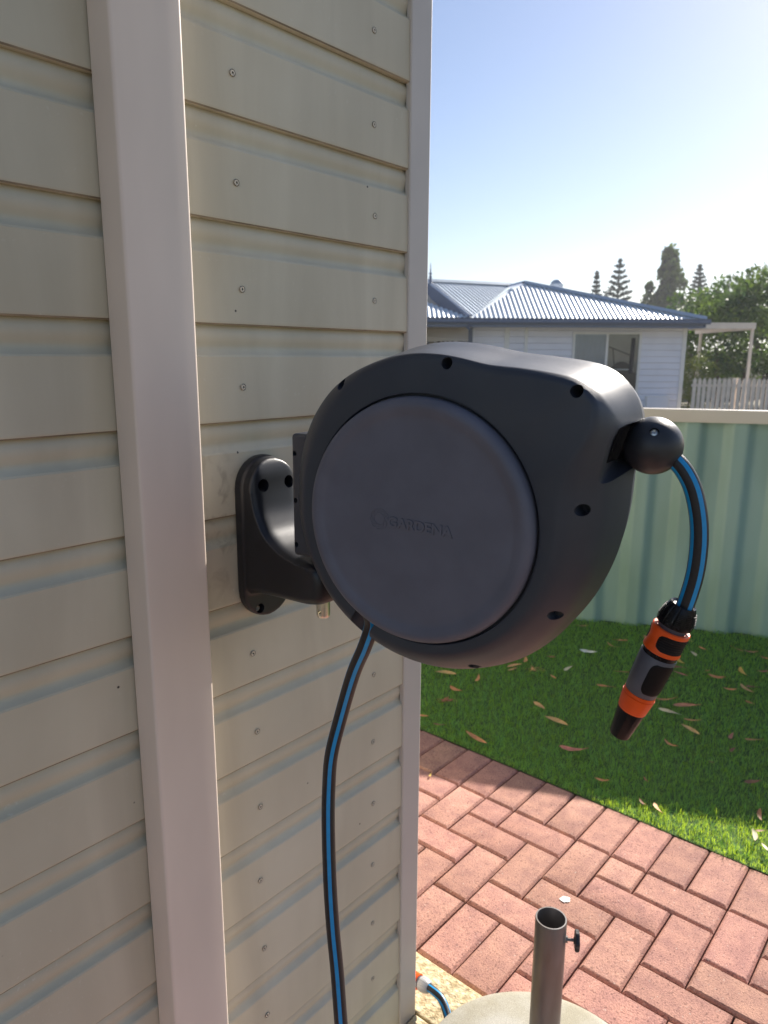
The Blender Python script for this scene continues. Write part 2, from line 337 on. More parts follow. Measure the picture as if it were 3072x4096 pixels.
# small white spot on one brick
spl = MB(); cv = []; SPX, SPY = (.1014, .586)
for i in range(28):
    a = 2*pi*i/28; r = .011*(1+.16*sin(2*a+.6)+.10*sin(5*a+2)+.06*sin(9*a)); cv.append((SPX+r*cos(a)*1.1, SPY+r*sin(a)*1.3, .0022))
spl.add(cv+[(SPX, SPY, .0032)], [(i, (i+1) % 28, 28) for i in range(28)])
o = spl.build('white_spot', mat('white_spot_surface', (.85, .85, .83), .5, vary=.03, vscale=200), None, True); tag(o, 'small white spot on the brick paving behind the umbrella tube', 'paint splash')

# limestone edging against the house
for (x0, x1, y0, y1, z1) in [(-.60, -.22, .004, .148, .004), (-.217, .128, .004, .148, .006), (.006, .128, -.62, .000, .005), (.006, .128, -1.3, -.624, .003), (.006, .128, -2.1, -1.304, .004)]:
    mb = MB(); mb.box((x0, y0, -.05), (x1, y1, z1)); o = mb.build('limestone_edging', M['lime'])
    md = o.modifiers.new('b', 'BEVEL'); md.width = .004; md.segments = 2; bake(o); tag(o, kind='structure')

# ------------------------------------------------------------------ turf
FP = Vector((-.103, 3.173, 0)); FD = Vector((cos(radians(26)), sin(radians(26)), 0)); FN = Vector((FD.y, -FD.x, 0))   # fence line, FN faces the lawn
tb = mesh('lawn_base', [(-2.2, 1.100, -.004), (3.2, 1.100, -.004), (3.2, 4.85, -.004), (-2.2, 2.2, -.004)], [(0, 1, 2, 3)], M['turf']); tag(tb, kind='structure')
def blades():
    N = 190000
    # denser where the lawn shows largest
    x = rng.uniform(-1.35, 2.3, N); u = rng.random(N); y = 1.101+u**1.25*3.2
    fy = FP.y+(x-FP.x)*math.tan(radians(26))-.010
    keep = (y < fy) & (x-1.2*(y-1.1) < 1.0); x = x[keep]; y = y[keep]; n = len(x)
    h = rng.uniform(.015, .034, n); w = rng.uniform(.0010, .0018, n)*(1+.35*(y-1.1)); fld = np.sin(x*61+3*np.sin(y*37))+np.sin(y*73+2.5*np.sin(x*49)); az = fld*1.7+rng.normal(0, .9, n); lean = np.clip(.55+.22*np.sin(x*90+y*55)+rng.normal(0, .25, n), .1, 1.1)
    h = h*(1+.16*np.sin(x*83-y*67)+.10*np.sin(y*151+x*23))
    d = np.stack([np.cos(az), np.sin(az)], 1); s = np.stack([-d[:, 1], d[:, 0]], 1)
    edge = np.clip((y-1.10)/.01, 0, 1)
    z0 = np.full(n, -.003)
    p = np.zeros((n, 5, 3))
    base = np.stack([x, y], 1)
    for k, (t, ww) in enumerate(((0, 1.), (.55, .85))):
        c = base+d*(lean*h*t*t)[:, None]
        p[:, 2*k, :2] = c-s*(w*ww/2)[:, None]; p[:, 2*k+1, :2] = c+s*(w*ww/2)[:, None]
        p[:, 2*k, 2] = p[:, 2*k+1, 2] = z0+h*t*(1-.25*lean*t)
    p[:, 4, :2] = base+d*(lean*h)[:, None]; p[:, 4, 2] = z0+h*(1-.35*lean)
    V = p.reshape(-1, 3)
    me = bpy.data.meshes.new('turf_blades'); me.vertices.add(len(V)); me.vertices.foreach_set('co', V.ravel())
    b = (np.arange(n)*5)[:, None]
    loops = np.concatenate([b+np.array([0, 1, 3, 2]), b+np.array([2, 3, 4])], 1).ravel()
    me.loops.add(len(loops)); me.loops.foreach_set('vertex_index', loops.astype(np.int32))
    st = np.stack([np.arange(n)*7, np.arange(n)*7+4], 1).ravel(); tot = np.tile([4, 3], n)
    me.polygons.add(2*n); me.polygons.foreach_set('loop_start', st.astype(np.int32)); me.polygons.foreach_set('loop_total', tot.astype(np.int32))
    me.update(); me.validate(); me.shade_smooth(); me.materials.append(M['grass'])
    o = bpy.data.objects.new('turf_blades', me); link(o); tag(o, 'short green synthetic turf blades covering the lawn strip before the fence', 'grass', kind='stuff')
blades()

# ------------------------------------------------------------------ fallen leaves
LEAVES = [(-1.049,1.578,41,.099,'t'),(-.898,1.633,110,.069,'o'),(-.907,1.465,-8,.071,'o'),(-.868,1.156,25,.054,'o'),(-.765,1.143,41,.052,'b'),(-.583,1.15,-5,.099,'o'),(-.524,1.574,-18,.067,'t'),(-.405,1.503,-10,.111,'t'),(-.244,1.339,31,.103,'r'),(-.836,1.986,116,.072,'o'),(-.842,1.889,53,.072,'t'),(-.821,1.829,78,.06,'t'),(-.617,2.027,87,.074,'c'),(-.624,1.89,-22,.042,'o'),(-.635,2.298,15,.08,'w'),(-.757,2.112,15,.046,'b'),(-.386,1.96,17,.08,'o'),(-.397,2.168,11,.068,'o'),(-.182,2.347,1,.083,'r'),(-.209,2.41,29,.084,'b'),(-.22,2.491,-49,.078,'y'),(-.198,2.637,-54,.078,'c'),(-.023,2.421,29,.076,'o'),(-.081,2.477,41,.025,'o'),(.059,2.569,-48,.075,'y'),(.064,2.333,16,.056,'o'),(.126,2.372,-33,.079,'t'),(.14,2.422,41,.064,'b'),(-.119,2.013,41,.087,'o'),(-.038,2.015,30,.094,'r'),(.005,2.067,41,.024,'o'),(-.066,1.907,-6,.095,'c'),(.034,1.899,30,.068,'o'),(.057,1.806,-15,.08,'t'),(.035,1.628,-22,.063,'o'),(.279,1.894,41,.069,'o'),(.178,2.238,-11,.042,'o'),(.199,1.864,93,.055,'r'),(.235,1.758,83,.048,'b'),(.201,1.603,21,.022,'b'),(-.069,1.213,18,.05,'o'),(.055,1.318,-31,.027,'o'),(.359,1.562,53,.07,'b'),(.1,1.173,-29,.036,'b'),(.152,1.173,-46,.062,'t'),(.432,1.368,-71,.059,'b'),(.448,1.234,-70,.054,'c'),(.456,1.273,48,.036,'b'),(.492,1.189,-47,.041,'c'),(.134,2.649,41,.056,'r'),(.016,2.871,12,.063,'r'),(.093,2.842,-4,.052,'o'),(-.843,2.63,41,.052,'r'),(-.818,2.651,41,.033,'y'),(-.574,2.565,41,.077,'o'),(-.572,2.463,0,.066,'o'),(-.479,2.69,-57,.054,'r'),(-.275,2.811,27,.036,'t'),(-.188,2.749,-3,.045,'o'),(-.05,2.863,-18,.07,'o'),(-.087,3.104,41,.026,'r')]
def leaf_mesh(L, width, bend, curl, twist, ragged=0, n=9, seed=0):
    r = random.Random(seed); vs = []; fs = []
    for i in range(n+1):
        t = i/n; wv = width*(sin(pi*min(1, t**.72*1.0))**.8 if 0 < t < 1 else .04)
        if ragged: wv *= 1+ragged*r.uniform(-1, 1)
        x = (t-.5)*L; y = bend*L*(4*t*(1-t)-.5); z = curl*L*(4*(t-.5)**2)+.002
        tw = twist*(t-.5)
        for s_ in (-1, 0, 1):
            vs.append((x, y+s_*wv*cos(tw)/2, z+s_*wv*sin(tw)/2+(.10*width if s_ else 0)))
    for i in range(n):
        for k in range(2): fs.append((i*3+k, i*3+3+k, i*3+4+k, i*3+1+k))
    return vs, fs
CN = {'o': 'orange-brown', 't': 'tan', 'b': 'dark brown', 'r': 'reddish', 'y': 'yellow', 'c': 'pale cream', 'w': 'whitish torn'}
def shape(L): return 'tiny' if L < .035 else 'short' if L < .056 else 'medium-long' if L < .078 else 'long'
# bands of the lawn, counted by what one can find in the picture
def bandname(x, y):
    fd = (FP.y+(x-FP.x)*math.tan(radians(26)))-y
    if y < 1.30: return 'on turf beside the brick edge'
    if fd < .52: return 'by the foot of the green fence'
    if x > -.45: return 'on turf right of the hose nozzle' if x > -.25 else 'on turf left of the hose nozzle'
    return 'on turf below the hose reel'
import collections
buckets = collections.defaultdict(list)
for q, (x, y, a, L, c) in enumerate(LEAVES): buckets[(CN[c], shape(L), bandname(x, y))].append(q)
lab = {}
for (cn, sh, bn), ids in buckets.items():
    ids.sort(key=lambda q: LEAVES[q][0]*.7585+LEAVES[q][1]*.6517)
    for r_, q in enumerate(ids):
        pre = '' if len(ids) == 1 else (('left ', 'right ')[r_] if len(ids) == 2 else ('leftmost ', 'second from left ', 'third from left ', 'fourth from left ', 'fifth from left ', 'sixth from left ')[r_])
        lab[q] = f'{pre}{sh} {cn} fallen leaf {bn}'
for q, (x, y, a, L, c) in enumerate(LEAVES):
    r = random.Random(q)
    L *= 1.12
    vs, fs = leaf_mesh(L, L*r.uniform(.20, .28) if c != 'w' else L*.32, r.uniform(.04, .12)*r.choice((-1, 1, 1)), r.uniform(.02, .13), r.uniform(-1.0, 1.0), .35 if c == 'w' else (.12 if r.random() < .3 else 0), seed=q)
    o = mesh('fallen_leaf', vs, fs, LM[c], None, True); o.location = (x, y, .019+r.uniform(-.002, .003))
    o.rotation_euler = (r.uniform(-.25, .25), r.uniform(-.12, .12), radians(a))
    tag(o, lab[q], 'leaf', 'dry leaves fallen on the turf')
vs, fs = leaf_mesh(.024, .008, .05, .1, .3); o = mesh('fallen_leaf', vs, fs, LM['y'], None, True); o.location = (-.58, .835, .004); o.rotation_euler.z = 2.0
tag(o, 'tiny yellow leaf lying on the shaded bricks beside the corner trim', 'leaf', 'dry leaves fallen on the bricks')
# two curled leaf clusters with stalks
for (x, y, s, c, lb) in [(-.867, 1.328, 1., 'b', 'curled brown leaf clump with wiry stalks on the turf near the corner trim'), (-.732, 1.888, .8, 't', 'curled tan leaf clump with stalks on the turf under the reel')]:
    e = empty('leaf_cluster', (x, y, .02), lb, 'leaf cluster')
    for k in range(4):
        r = random.Random(k+int(100*s)); vs, fs = leaf_mesh(.05*s, .012*s, .2, .2, 1.6, seed=k)
        o = mesh('leaf', vs, fs, LM[c], None, True); o.parent = e; o.location = (r.uniform(-.018, .018), r.uniform(-.018, .018), .008*k*.5); o.rotation_euler = (r.uniform(-.6, .6), r.uniform(-.4, .4), r.uniform(0, 6.28))
    for k in range(4):
        r = random.Random(90+k); P = [Vector((r.uniform(-.02, .02), r.uniform(-.02, .02), .004)), Vector((r.uniform(-.03, .03), r.uniform(-.03, .03), .02)), Vector((r.uniform(-.05, .05), r.uniform(-.05, .05), .008))]
        o = tube(catmull(P, 5), .0007, 5, (0, 0.3, 1), mats=[LM[c]], name='stalk'); o.parent = e

# ------------------------------------------------------------------ house wall with cladding
house = empty('house', (0, 0, 0), 'shaded cream house wall clad in wide horizontal planks at the corner', 'house')
mb = MB(); mb.box((-4.5, -3.6, -.05), (-.032, -.006, 2.93)); mb.build('wall_core', M['beige'], house)
mb = MB(); mb.box((-4.5, -3.6, 2.932), (-.0, .01, 2.99)); mb.build('roof', M['fascia'], house)
PW = .1435
prof = [(-.014, PW*1.05), (-.0100, PW*1.0), (-.0068, PW*.965), (-.0056, PW*.925), (-.0057, PW*.885), (-.0072, PW*.845), (-.0090, PW*.812), (-.0096, PW*.785), (-.0080, PW*.757), (-.0042, PW*.732), (-.0013, PW*.716), (-.0009, PW*.704), (-.0002, PW*.699), (0, PW*.40), (.0005, PW*.06), (.0003, PW*.034), (-.0010, PW*.020), (-.0120, PW*.020)]
ys = np.linspace(-3.55, -.004, 26)
vs = []; fs = []
for yv in ys:
    for (px, pz) in prof: vs.append((px+.0009*sin(yv*3.1+1)*(1 if pz < PW*.6 else .3), yv, pz))
n_ = len(prof)
for i in range(len(ys)-1):
    for k in range(n_-1): fs.append((i*n_+k, (i+1)*n_+k, (i+1)*n_+k+1, i*n_+k+1))
pm = bpy.data.meshes.new('cladding_plank'); pm.from_pydata(vs, [], [f[::-1] for f in fs]); pm.materials.append(M['clad']); pm.materials.append(M['edge_shade']); pm.polygons.foreach_set('material_index', [1 if (q % (n_-1)) == n_-3 else 0 for q in range(len(fs))]); pm.shade_smooth(); pm.set_sharp_from_angle(angle=radians(32))
bmx = bmesh.new(); bmx.from_mesh(pm)
if sum(f.normal.x for f in bmx.faces) < 0: bmesh.ops.reverse_faces(bmx, faces=bmx.faces)
bmx.to_mesh(pm); bmx.free()
# countersunk screw head with a square drive, modelled once
def screw_mesh():
    mb = MB(); n = 20
    def ring(r, x): return [(x, r*cos(2*pi*i/n), r*sin(2*pi*i/n)) for i in range(n)]
    vs = ring(.0058, .0002)+ring(.0052, -.0006)+ring(.0047, .0004)+ring(.0026, .0003)
    fs = [(k*n+i, k*n+(i+1) % n, (k+1)*n+(i+1) % n, (k+1)*n+i) for k in range(3) for i in range(n)]
    fm = [1]*n+[0]*(2*n)
    b = len(vs); q = .0017; vs += [(.0003, q, q), (.0003, -q, q), (.0003, -q, -q), (.0003, q, -q), (-.002, q, q), (-.002, -q, q), (-.002, -q, -q), (-.002, q, -q)]
    # fill ring -> square by triangles fan per quadrant
    for i in range(n):
        a = (i+.5)/n*4; corner = b+[0, 1, 2, 3][int(a) % 4]
        fs.append((3*n+i, 3*n+(i+1) % n, corner)); fm.append(0)
        if (i+1) % 5 == 0: fs.append((3*n+(i+1) % n, b+(int(a)+1) % 4, corner)); fm.append(0)
    for i in range(4): fs.append((b+i, b+(i+1) % 4, b+4+(i+1) % 4, b+4+i)); fm.append(2)
    fs.append((b+4, b+5, b+6, b+7)); fm.append(2)
    me = bpy.data.meshes.new('screw'); me.from_pydata(vs, [], fs); [me.materials.append(x) for x in (M['screwhead'], M['dark'], M['dark'])]; me.polygons.foreach_set('material_index', fm); return me
sm = screw_mesh()
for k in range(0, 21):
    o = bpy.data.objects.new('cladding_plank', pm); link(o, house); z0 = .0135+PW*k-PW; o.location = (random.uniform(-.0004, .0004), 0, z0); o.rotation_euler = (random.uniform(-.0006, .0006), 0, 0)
    zs = z0+.057-.0135+.0135
    for ysc in (-.1495, -.447):
        s = bpy.data.objects.new('screw', sm); link(s, o); s.scale = (1, .84, .84); s.location = (.0013, ysc+random.uniform(-.003, .003), .056+random.uniform(-.002, .002)); s.rotation_euler.x = random.uniform(0, 1.5)
# corner trim: folded sheet
mb = MB(); t = .0016
P2 = [(-.006, -.0575), (.0035, -.0575), (.0052, -.0555), (.0052, -.0012), (.0040, .0012), (-.070, .0012)]
outer = P2; inner = [(-.006, -.056), (.0020, -.056), (.0034, -.0548), (.0034, -.0018), (.0026, -.0006), (-.070, -.0006)]
vs = [(x, y, z) for z in (.004, 2.93) for (x, y) in outer+inner]; nn = 12; fs = []
for i in range(5): fs += [(i, i+1, nn+i+1, nn+i), (6+i+1, 6+i, nn+6+i, nn+6+i+1), (i, 6+i, 6+i+1, i+1)[::-1], (nn+i, nn+i+1, nn+6+i+1, nn+6+i)[::-1]]
fs += [(0, nn, nn+6, 6), (5, 11, nn+11, nn+5)]
mesh('corner_trim', vs, fs, M['trim'], house)
mb = MB(); mb.box((-4.5, -.004, .0), (-.012, -.001, 2.93)); mb.build('rear_cladding', M['clad'], house)

# downpipe
dp = empty('downpipe', (.025, -.615, 0), 'square cream downpipe standing on the cladded wall left of the reel bracket', 'downpipe')
prr = roundpoly([(.0015, -.56), (.0015, -.6625), (.0500, -.6625), (.0500, -.5645), (.0015, -.5645)], [0, .0035, .0045, .0035, 0], 4)[1:-1]
prr = roundpoly([(.0015, -.61), (.0015, -.6625), (.0500, -.6625), (.0500, -.5645), (.0015, -.5645), (.0015, -.61)], [0, .003, .005, .004, .003, 0], 5)[:-1]
n = len(prr); vs = [(x, y, z) for z in (0.01, 2.93) for x, y in prr]; fs = [(i, (i+1) % n, n+(i+1) % n, n+i) for i in range(n)]+[tuple(range(n)), tuple(range(n, 2*n))]
o = mesh('pipe_body', vs, fs, M['pipe'], dp, True, None, 25)
bm = bmesh.new(); bm.from_mesh(o.data); bmesh.ops.recalc_face_normals(bm, faces=bm.faces); bm.to_mesh(o.data); bm.free()
mb = MB(); mb.box((.0016, -.5644, 1.8), (.004, -.5444, 1.832)); mb.box((.0016, -.6826, 1.8), (.004, -.6626, 1.832)); mb.build('wall_strap', M['pipe'], dp) if False else None

# ------------------------------------------------------------------ boundary fence
fence = empty('boundary_fence', FP, 'pale green corrugated steel fence with cream top rail behind the turf', 'fence')
def fp(s, dn, z): return FP+FD*s+FN*dn+Vector((0, 0, z))
PIT = .245
def rib(s):                                  # trapezoid rib with soft shoulders
    f = ((s/PIT) % 1); d = min(abs(f-.5), .5)*2      # 0 at rib centre -> 1
    t = min(1, max(0, (d-.22)/.50)); t = t*t*(3-2*t); return .040*(1-t)+.0016*sin(f*4*pi)
for a_, b_ in ((-3.43, -1.96), (-1.96, .49), (.49, 2.45), (2.45, 4.9)):
    n = max(2, int((b_-a_)/.0085)); vs = []; fs = []; bow = 4
    for i in range(n+1):
        s_ = a_+(b_-a_)*i/n
        for k in range(bow+1):
            z = -.03+1.25*k/bow; vs.append(fp(s_, -.025+rib(s_)+.002*sin(z*5+s_*3)+(.0015 if a_ == .49 else 0), z))
    for i in range(n):
        for k in range(bow): fs.append((i*(bow+1)+k, (i+1)*(bow+1)+k, (i+1)*(bow+1)+k+1, i*(bow+1)+k+1))
    mesh('fence_panel', vs, fs, M['fence'], fence, True)
Mf = Matrix.Translation(FP) @ Matrix((FD, FN, Vector((0, 0, 1)))).transposed().to_4x4()
mb = MB()
for a_, b_ in ((-3.43, 4.9),):
    pr = roundpoly([(-.036, 1.207), (-.036, 1.277), (.030, 1.277), (.030, 1.207)], [0, .004, .004, 0], 3); n = len(pr)
    vs = [Mf @ Vector((s_, y, z)) for s_ in (a_, b_) for y, z in pr]; fs = [(i, (i+1) % n, n+(i+1) % n, n+i) for i in range(n)]+[tuple(range(n)), tuple(range(n, 2*n))]
    o = mesh('top_rail', vs, fs, M['railm'], fence, True, None, 30)
    bm = bmesh.new(); bm.from_mesh(o.data); bmesh.ops.recalc_face_normals(bm, faces=bm.faces); bm.to_mesh(o.data); bm.free()
for s_ in (-1.96, 2.45):
    mb = MB(); mb.box((s_-.03, -.05, -.05), (s_+.03, -.034, 1.206), M=Mf); mb.build('post', M['railm'], fence)

# ------------------------------------------------------------------ the hose reel
U = Vector((.98548, .16978, 0)).normalized(); C_ = Vector((.16978, -.98548, 0)).normalized(); K = Vector((0, 0, 1)); O = Vector((.351, -.3925, 1.3563))
Ml = Matrix.Translation(O) @ Matrix((U, K, C_)).transposed().to_4x4()      # local (a, b, c) -> world; note (U,K,C) handedness
def lw(a, b, c): return O+U*a+K*b+C_*c
reel = empty('hose_reel', (.145, -.428, 1.27), 'large round charcoal hose reel box hanging from the wall bracket', 'hose reel')
KEY = [(-180, .172, .200, .066, .2255), (-173, .172, .199, .066, .2235), (-153, .170, .198, .062, .2185), (-135, .170, .198, .062, .2195), (-119, .170, .198, .062, .2215), (-102, .170, .198, .062, .2175), (-87, .170, .198, .062, .2160), (-66, .170, .198, .062, .2155), (-49, .171, .197, .066, .2110), (-34, .172, .198, .066, .2085), (-16, .173, .202, .066, .2140), (-1, .176, .205, .066, .2215), (9, .181, .210, .066, .2290), (18, .190, .221, .066, .2380), (24, .206, .240, .066, .2560), (29, .224, .253, .070, .2680), (35, .238, .258, .077, .2735), (41, .241, .257, .082, .2720), (46, .227, .244, .085, .2620), (51, .214, .230, .086, .2460), (60, .200, .212, .088, .2270), (66, .195, .202, .090, .2180), (75, .193, .199, .091, .2135), (85, .193, .198, .091, .2125), (95, .193, .198, .091, .2130), (104, .192, .198, .090, .2135), (114, .190, .199, .087, .2140), (131, .185, .205, .080, .2200), (144, .180, .206, .075, .2240), (160, .175, .204, .070, .2280), (172, .173, .201, .067, .2270), (180, .172, .200, .066, .2255)]
KA = np.array(KEY)
def key(th):
    # smooth periodic interpolation
    out = []
    for j in range(1, 5):
        s = 0; wsum = 0
        for d, w_ in ((-5, .12), (-2.5, .22), (0, .32), (2.5, .22), (5, .12)):
            t = (th+d+180) % 360-180; s += w_*np.interp(t, KA[:, 0], KA[:, j])
        out.append(s)
    return out
NT = 180
def shell(sgn, name):
    vs = []; fs = []; rows = None
    for i in range(NT):
        th = -180+360*i/NT; Rb, Rf, cf, R0 = key(th)
        # crease is crisp over the top, soft elsewhere
        crisp = min(1, max(0, (th-26)/10))*min(1, max(0, (128-th)/36))
        p = [(.1525, .088), (.1525, .0985), (Rb, .1005), (Rf, cf), ((Rf+R0)/2+.0025*(1-crisp), cf*.42), (R0, .0016), (R0-.0012, .0007), (R0-.006, .0006)]
        if crisp > 0: p[2] = (Rb*(1-crisp)+(Rf-.006)*crisp, .1005*(1-crisp)+.094*crisp)
        if sgn < 0:                          # the rear half runs straighter before it turns in
            w_ = max(0, 1-abs(th+2)/62)**.5 if abs(th+2) < 62 else 0
            p[3] = (p[3][0]*(1-w_)+(R0-.016)*w_, p[3][1]*(1-w_)+.080*w_); p[4] = (p[4][0]*(1-w_)+(R0-.0058)*w_, p[4][1]*(1-w_)+.050*w_)
            p = [(r_-(.0018 if k_ >= 4 else 0), c_) for k_, (r_, c_) in enumerate(p)]
        p = roundpoly(p, [0, .0015, .016-.010*crisp, .020-.017*crisp, .022, .0008, 0, 0], 5)
        rows = len(p)
        for r, c in p: vs.append(lw(r*cos(radians(th)), r*sin(radians(th)), sgn*c))
    for i in range(NT):
        j = (i+1) % NT
        for k in range(rows-1): fs.append((i*rows+k, i*rows+k+1, j*rows+k+1, j*rows+k))
    a = len(vs); vs += [lw(0, 0, sgn*.088), lw(0, 0, sgn*.0005)]
    for i in range(NT):
        j = (i+1) % NT; fs.append((i*rows, j*rows, a)); fs.append((j*rows+rows-1, i*rows+rows-1, a+1))
    o = mesh(name, vs, fs, M['plastic'])
    bm = bmesh.new(); bm.from_mesh(o.data); bmesh.ops.recalc_face_normals(bm, faces=bm.faces); bm.to_mesh(o.data); bm.free()
    return o
def cutbox(lo, hi, bev, rot=0., seg=4):
    mb = MB(); Mr = Ml @ Matrix.Rotation(rot, 4, 'Z'); mb.box(lo, hi, M=Mr); o = mb.build('cut', None)
    bm = bmesh.new(); bm.from_mesh(o.data); bmesh.ops.recalc_face_normals(bm, faces=bm.faces)
    if bev: bmesh.ops.bevel(bm, geom=bm.edges[:], offset=bev, segments=seg, affect='EDGES', profile=.5)
    bm.to_mesh(o.data); bm.free(); return o
HOLES = [(.034, .187), (.183, .160), (.194, .034), (.168, -.093), (.068, -.182), (-.112, .160), (-.190, .045), (-.033, -.190), (-.178, -.05)]
def holes(sgn, r=.0068):
    res = []
    for a, b in HOLES:
        mb = MB(); mb.cyl(lw(a, b, sgn*(.058 if hypot(a, b) < .22 else .040)), lw(a, b, sgn*.13), r, n=20); o = mb.build('cut', None)
        bm = bmesh.new(); bm.from_mesh(o.data); bmesh.ops.recalc_face_normals(bm, faces=bm.faces); bm.to_mesh(o.data); bm.free(); res.append(o)
    return res
def finish(o, parent, ang=34):
    o.data.materials.clear(); o.data.materials.append(M['plastic']); o.data.polygons.foreach_set('material_index', [0]*len(o.data.polygons))
    o.data.shade_smooth(); o.data.set_sharp_from_angle(angle=radians(ang)); adopt(o, parent); return o
def outlet(c0, c1):
    poly = roundpoly([(.30, .0705), (.2040, .0655), (.2215, .1255), (.36, .1305)], [0, .012, .010, 0], 5)+[(.36, .0735)]
    n = len(poly); vs = [lw(a, b+((.012-.215*(c+.018)) if b < .09 else 0), c) for c in (c0, c1) for a, b in poly]; fs = [(i, (i+1) % n, n+(i+1) % n, n+i) for i in range(n)]+[tuple(range(n)), tuple(range(n, 2*n))]
    o = mesh('cut', vs, fs); bm = bmesh.new(); bm.from_mesh(o.data); bmesh.ops.recalc_face_normals(bm, faces=bm.faces)
    bmesh.ops.bevel(bm, geom=[e for e in bm.edges if abs((e.verts[0].co-O).dot(C_)-(e.verts[1].co-O).dot(C_)) < 1e-6], offset=.003, segments=2, affect='EDGES', profile=.5)
    bm.to_mesh(o.data); bm.free(); return o
fshell = shell(1, 'front_shell')
# the entry slot for the feeder hose at the lower left of the ring
slot = MB(); slot.cyl(lw(-.070, -.130, .094), lw(-.118, -.215, .094), .0165, n=24); slot = slot.build('cut', None)
bm = bmesh.new(); bm.from_mesh(slot.data); bmesh.ops.recalc_face_normals(bm, faces=bm.faces); bm.to_mesh(slot.data); bm.free()
boolean(fshell, [outlet(-.05, .125)]+holes(1)+[slot])
finish(fshell, reel)
bshell = shell(-1, 'rear_shell')
boolean(bshell, [outlet(-.0170, .125)]+holes(-1))
finish(bshell, reel)
for sgn in (1,):
    for a, b in HOLES: lathe(lw(a, b, .0585 if hypot(a, b) < .22 else .0405), C_, [(0, .0045), (.002, .0045), (.0028, .003)], 12, name='shell_screw', mat=M['black'], parent=reel)
# black plate painting shade into the hose outlet, frame slat, neck to the ball
mb = MB(); pq = [(.2095, .0830), (.2217, .1215), (.2330, .1195), (.2200, .0725)]
def outlet_plate(c0, c1, off, w_):
    q = [(a+off, b) for a, b in pq[:2]]+[(pq[1][0]+off+w_, pq[1][1]), (pq[0][0]+off+w_, pq[0][1])]
    mb.add([lw(a, b, c) for c in (c0, c1) for a, b in q], [(0, 1, 2, 3), (7, 6, 5, 4), (0, 4, 5, 1), (1, 5, 6, 2), (2, 6, 7, 3), (3, 7, 4, 0)])
outlet_plate(-.016, .058, -.001, .002); outlet_plate(.030, .0315, .001, .0035)
mb.build('outlet_shade_frame', M['blackp'], reel)
mb = MB(); mb.cyl(lw(.204, .099, 0), lw(.220, .0988, 0), .0185, .0150, n=24); mb.build('outlet_collar', M['blackp'], reel, True, 40)
# round cover
cp = [(.095, .1490), (.1035, .1495), (.1075, .1492)]
cp = roundpoly([(.089, .1490), (.1020, .1497), (.1085, .1475), (.1120, .1405), (.1105, .1330), (.1082, .1270), (.1078, .118), (.1078, .05), (.1078, .001)], [0, .002, .006, .006, .006, .006, .004, 0, 0], 5)
cover = lathe(O, C_, cp, 160, ref=U, name='cover_disc', mat=M['cover'], parent=reel, sharp=50)
cover2 = lathe(O, -C_, cp, 96, ref=U, name='cover_disc', mat=M['cover'], parent=reel, sharp=50)
# embossed lettering and emblem
tilt = radians(-2.0)
fc = bpy.data.curves.new('lettering', 'FONT'); fc.body = 'GARDENA'; fc.size = .0182; fc.extrude = .0010; fc.bevel_depth = .00025; fc.bevel_resolution = 1; fc.offset = .00032; fc.space_character = .96; fc.align_x = 'LEFT'
fo = bpy.data.objects.new('lettering_src', fc); link(fo); bpy.context.view_layer.update()
dg = bpy.context.evaluated_depsgraph_get(); tm = bpy.data.meshes.new_from_object(fo.evaluated_get(dg)); bpy.data.objects.remove(fo)
xs = [v.co.x for v in tm.vertices]; yv = [v.co.y for v in tm.vertices]; wx = max(xs)-min(xs); hy = max(yv)-min(yv)
sx = .0865/wx; sy = .0135/hy; Rt = Matrix.Rotation(tilt, 4, 'Z'); A3 = Matrix.Translation((-.0335, -.0078, .1078))
for v in tm.vertices: v.co = Ml @ A3 @ Rt @ Vector(((v.co.x-min(xs))*sx, (v.co.y-min(yv))*sy, v.co.z))
tm.materials.clear(); tm.materials.append(M['cover']); lo = bpy.data.objects.new('lettering', tm); link(lo); adopt(lo, cover)
fc2 = bpy.data.curves.new('lettering_shade', 'FONT'); fc2.body = 'GARDENA'; fc2.size = .0182; fc2.extrude = .00006; fc2.offset = .00085; fc2.space_character = .96  # flat dark outline around the raised letters, painting in their edge shade
fo = bpy.data.objects.new('src', fc2); link(fo); bpy.context.view_layer.update(); tg = bpy.data.meshes.new_from_object(fo.evaluated_get(bpy.context.evaluated_depsgraph_get())); bpy.data.objects.remove(fo)
for v in tg.vertices: v.co = Ml @ A3 @ Rt @ Vector(((v.co.x-min(xs))*sx, (v.co.y-min(yv))*sy, v.co.z+.00005))
tg.materials.clear(); tg.materials.append(M['plastic']); lg = bpy.data.objects.new('lettering_shade', tg); link(lg); adopt(lg, lo)
emb = MB()
def arc_tube(P, r, n=6):
    vs = []; fs = []
    for i, p in enumerate(P):
        t = (P[min(i+1, len(P)-1)]-P[max(i-1, 0)]).normalized(); y = C_; x = t.cross(y).normalized()
        for k in range(n): a = 2*pi*k/n; vs.append(p+(x*cos(a)+y*sin(a))*r)
    for i in range(len(P)-1):
        for k in range(n): fs.append((i*n+k, i*n+(k+1) % n, (i+1)*n+(k+1) % n, (i+1)*n+k))
    emb.add(vs, fs)
ec = (-.0455, .0005)
def ep(r, a): return lw(ec[0]+r*cos(a), ec[1]+r*sin(a), .1080)
arc_tube([ep(.0072, 2*pi*i/36) for i in range(37)], .00045)
for q in range(9):
    a0 = 2*pi*q/9; P = []
    for i in range(13):
        t = i/12; r = .0075+.0055*sin(pi*min(1, t*.62)); P.append(ep(r, a0-t*1.18))
    arc_tube(P, .00042)
emb.build('emblem', M['cover'], cover, True)
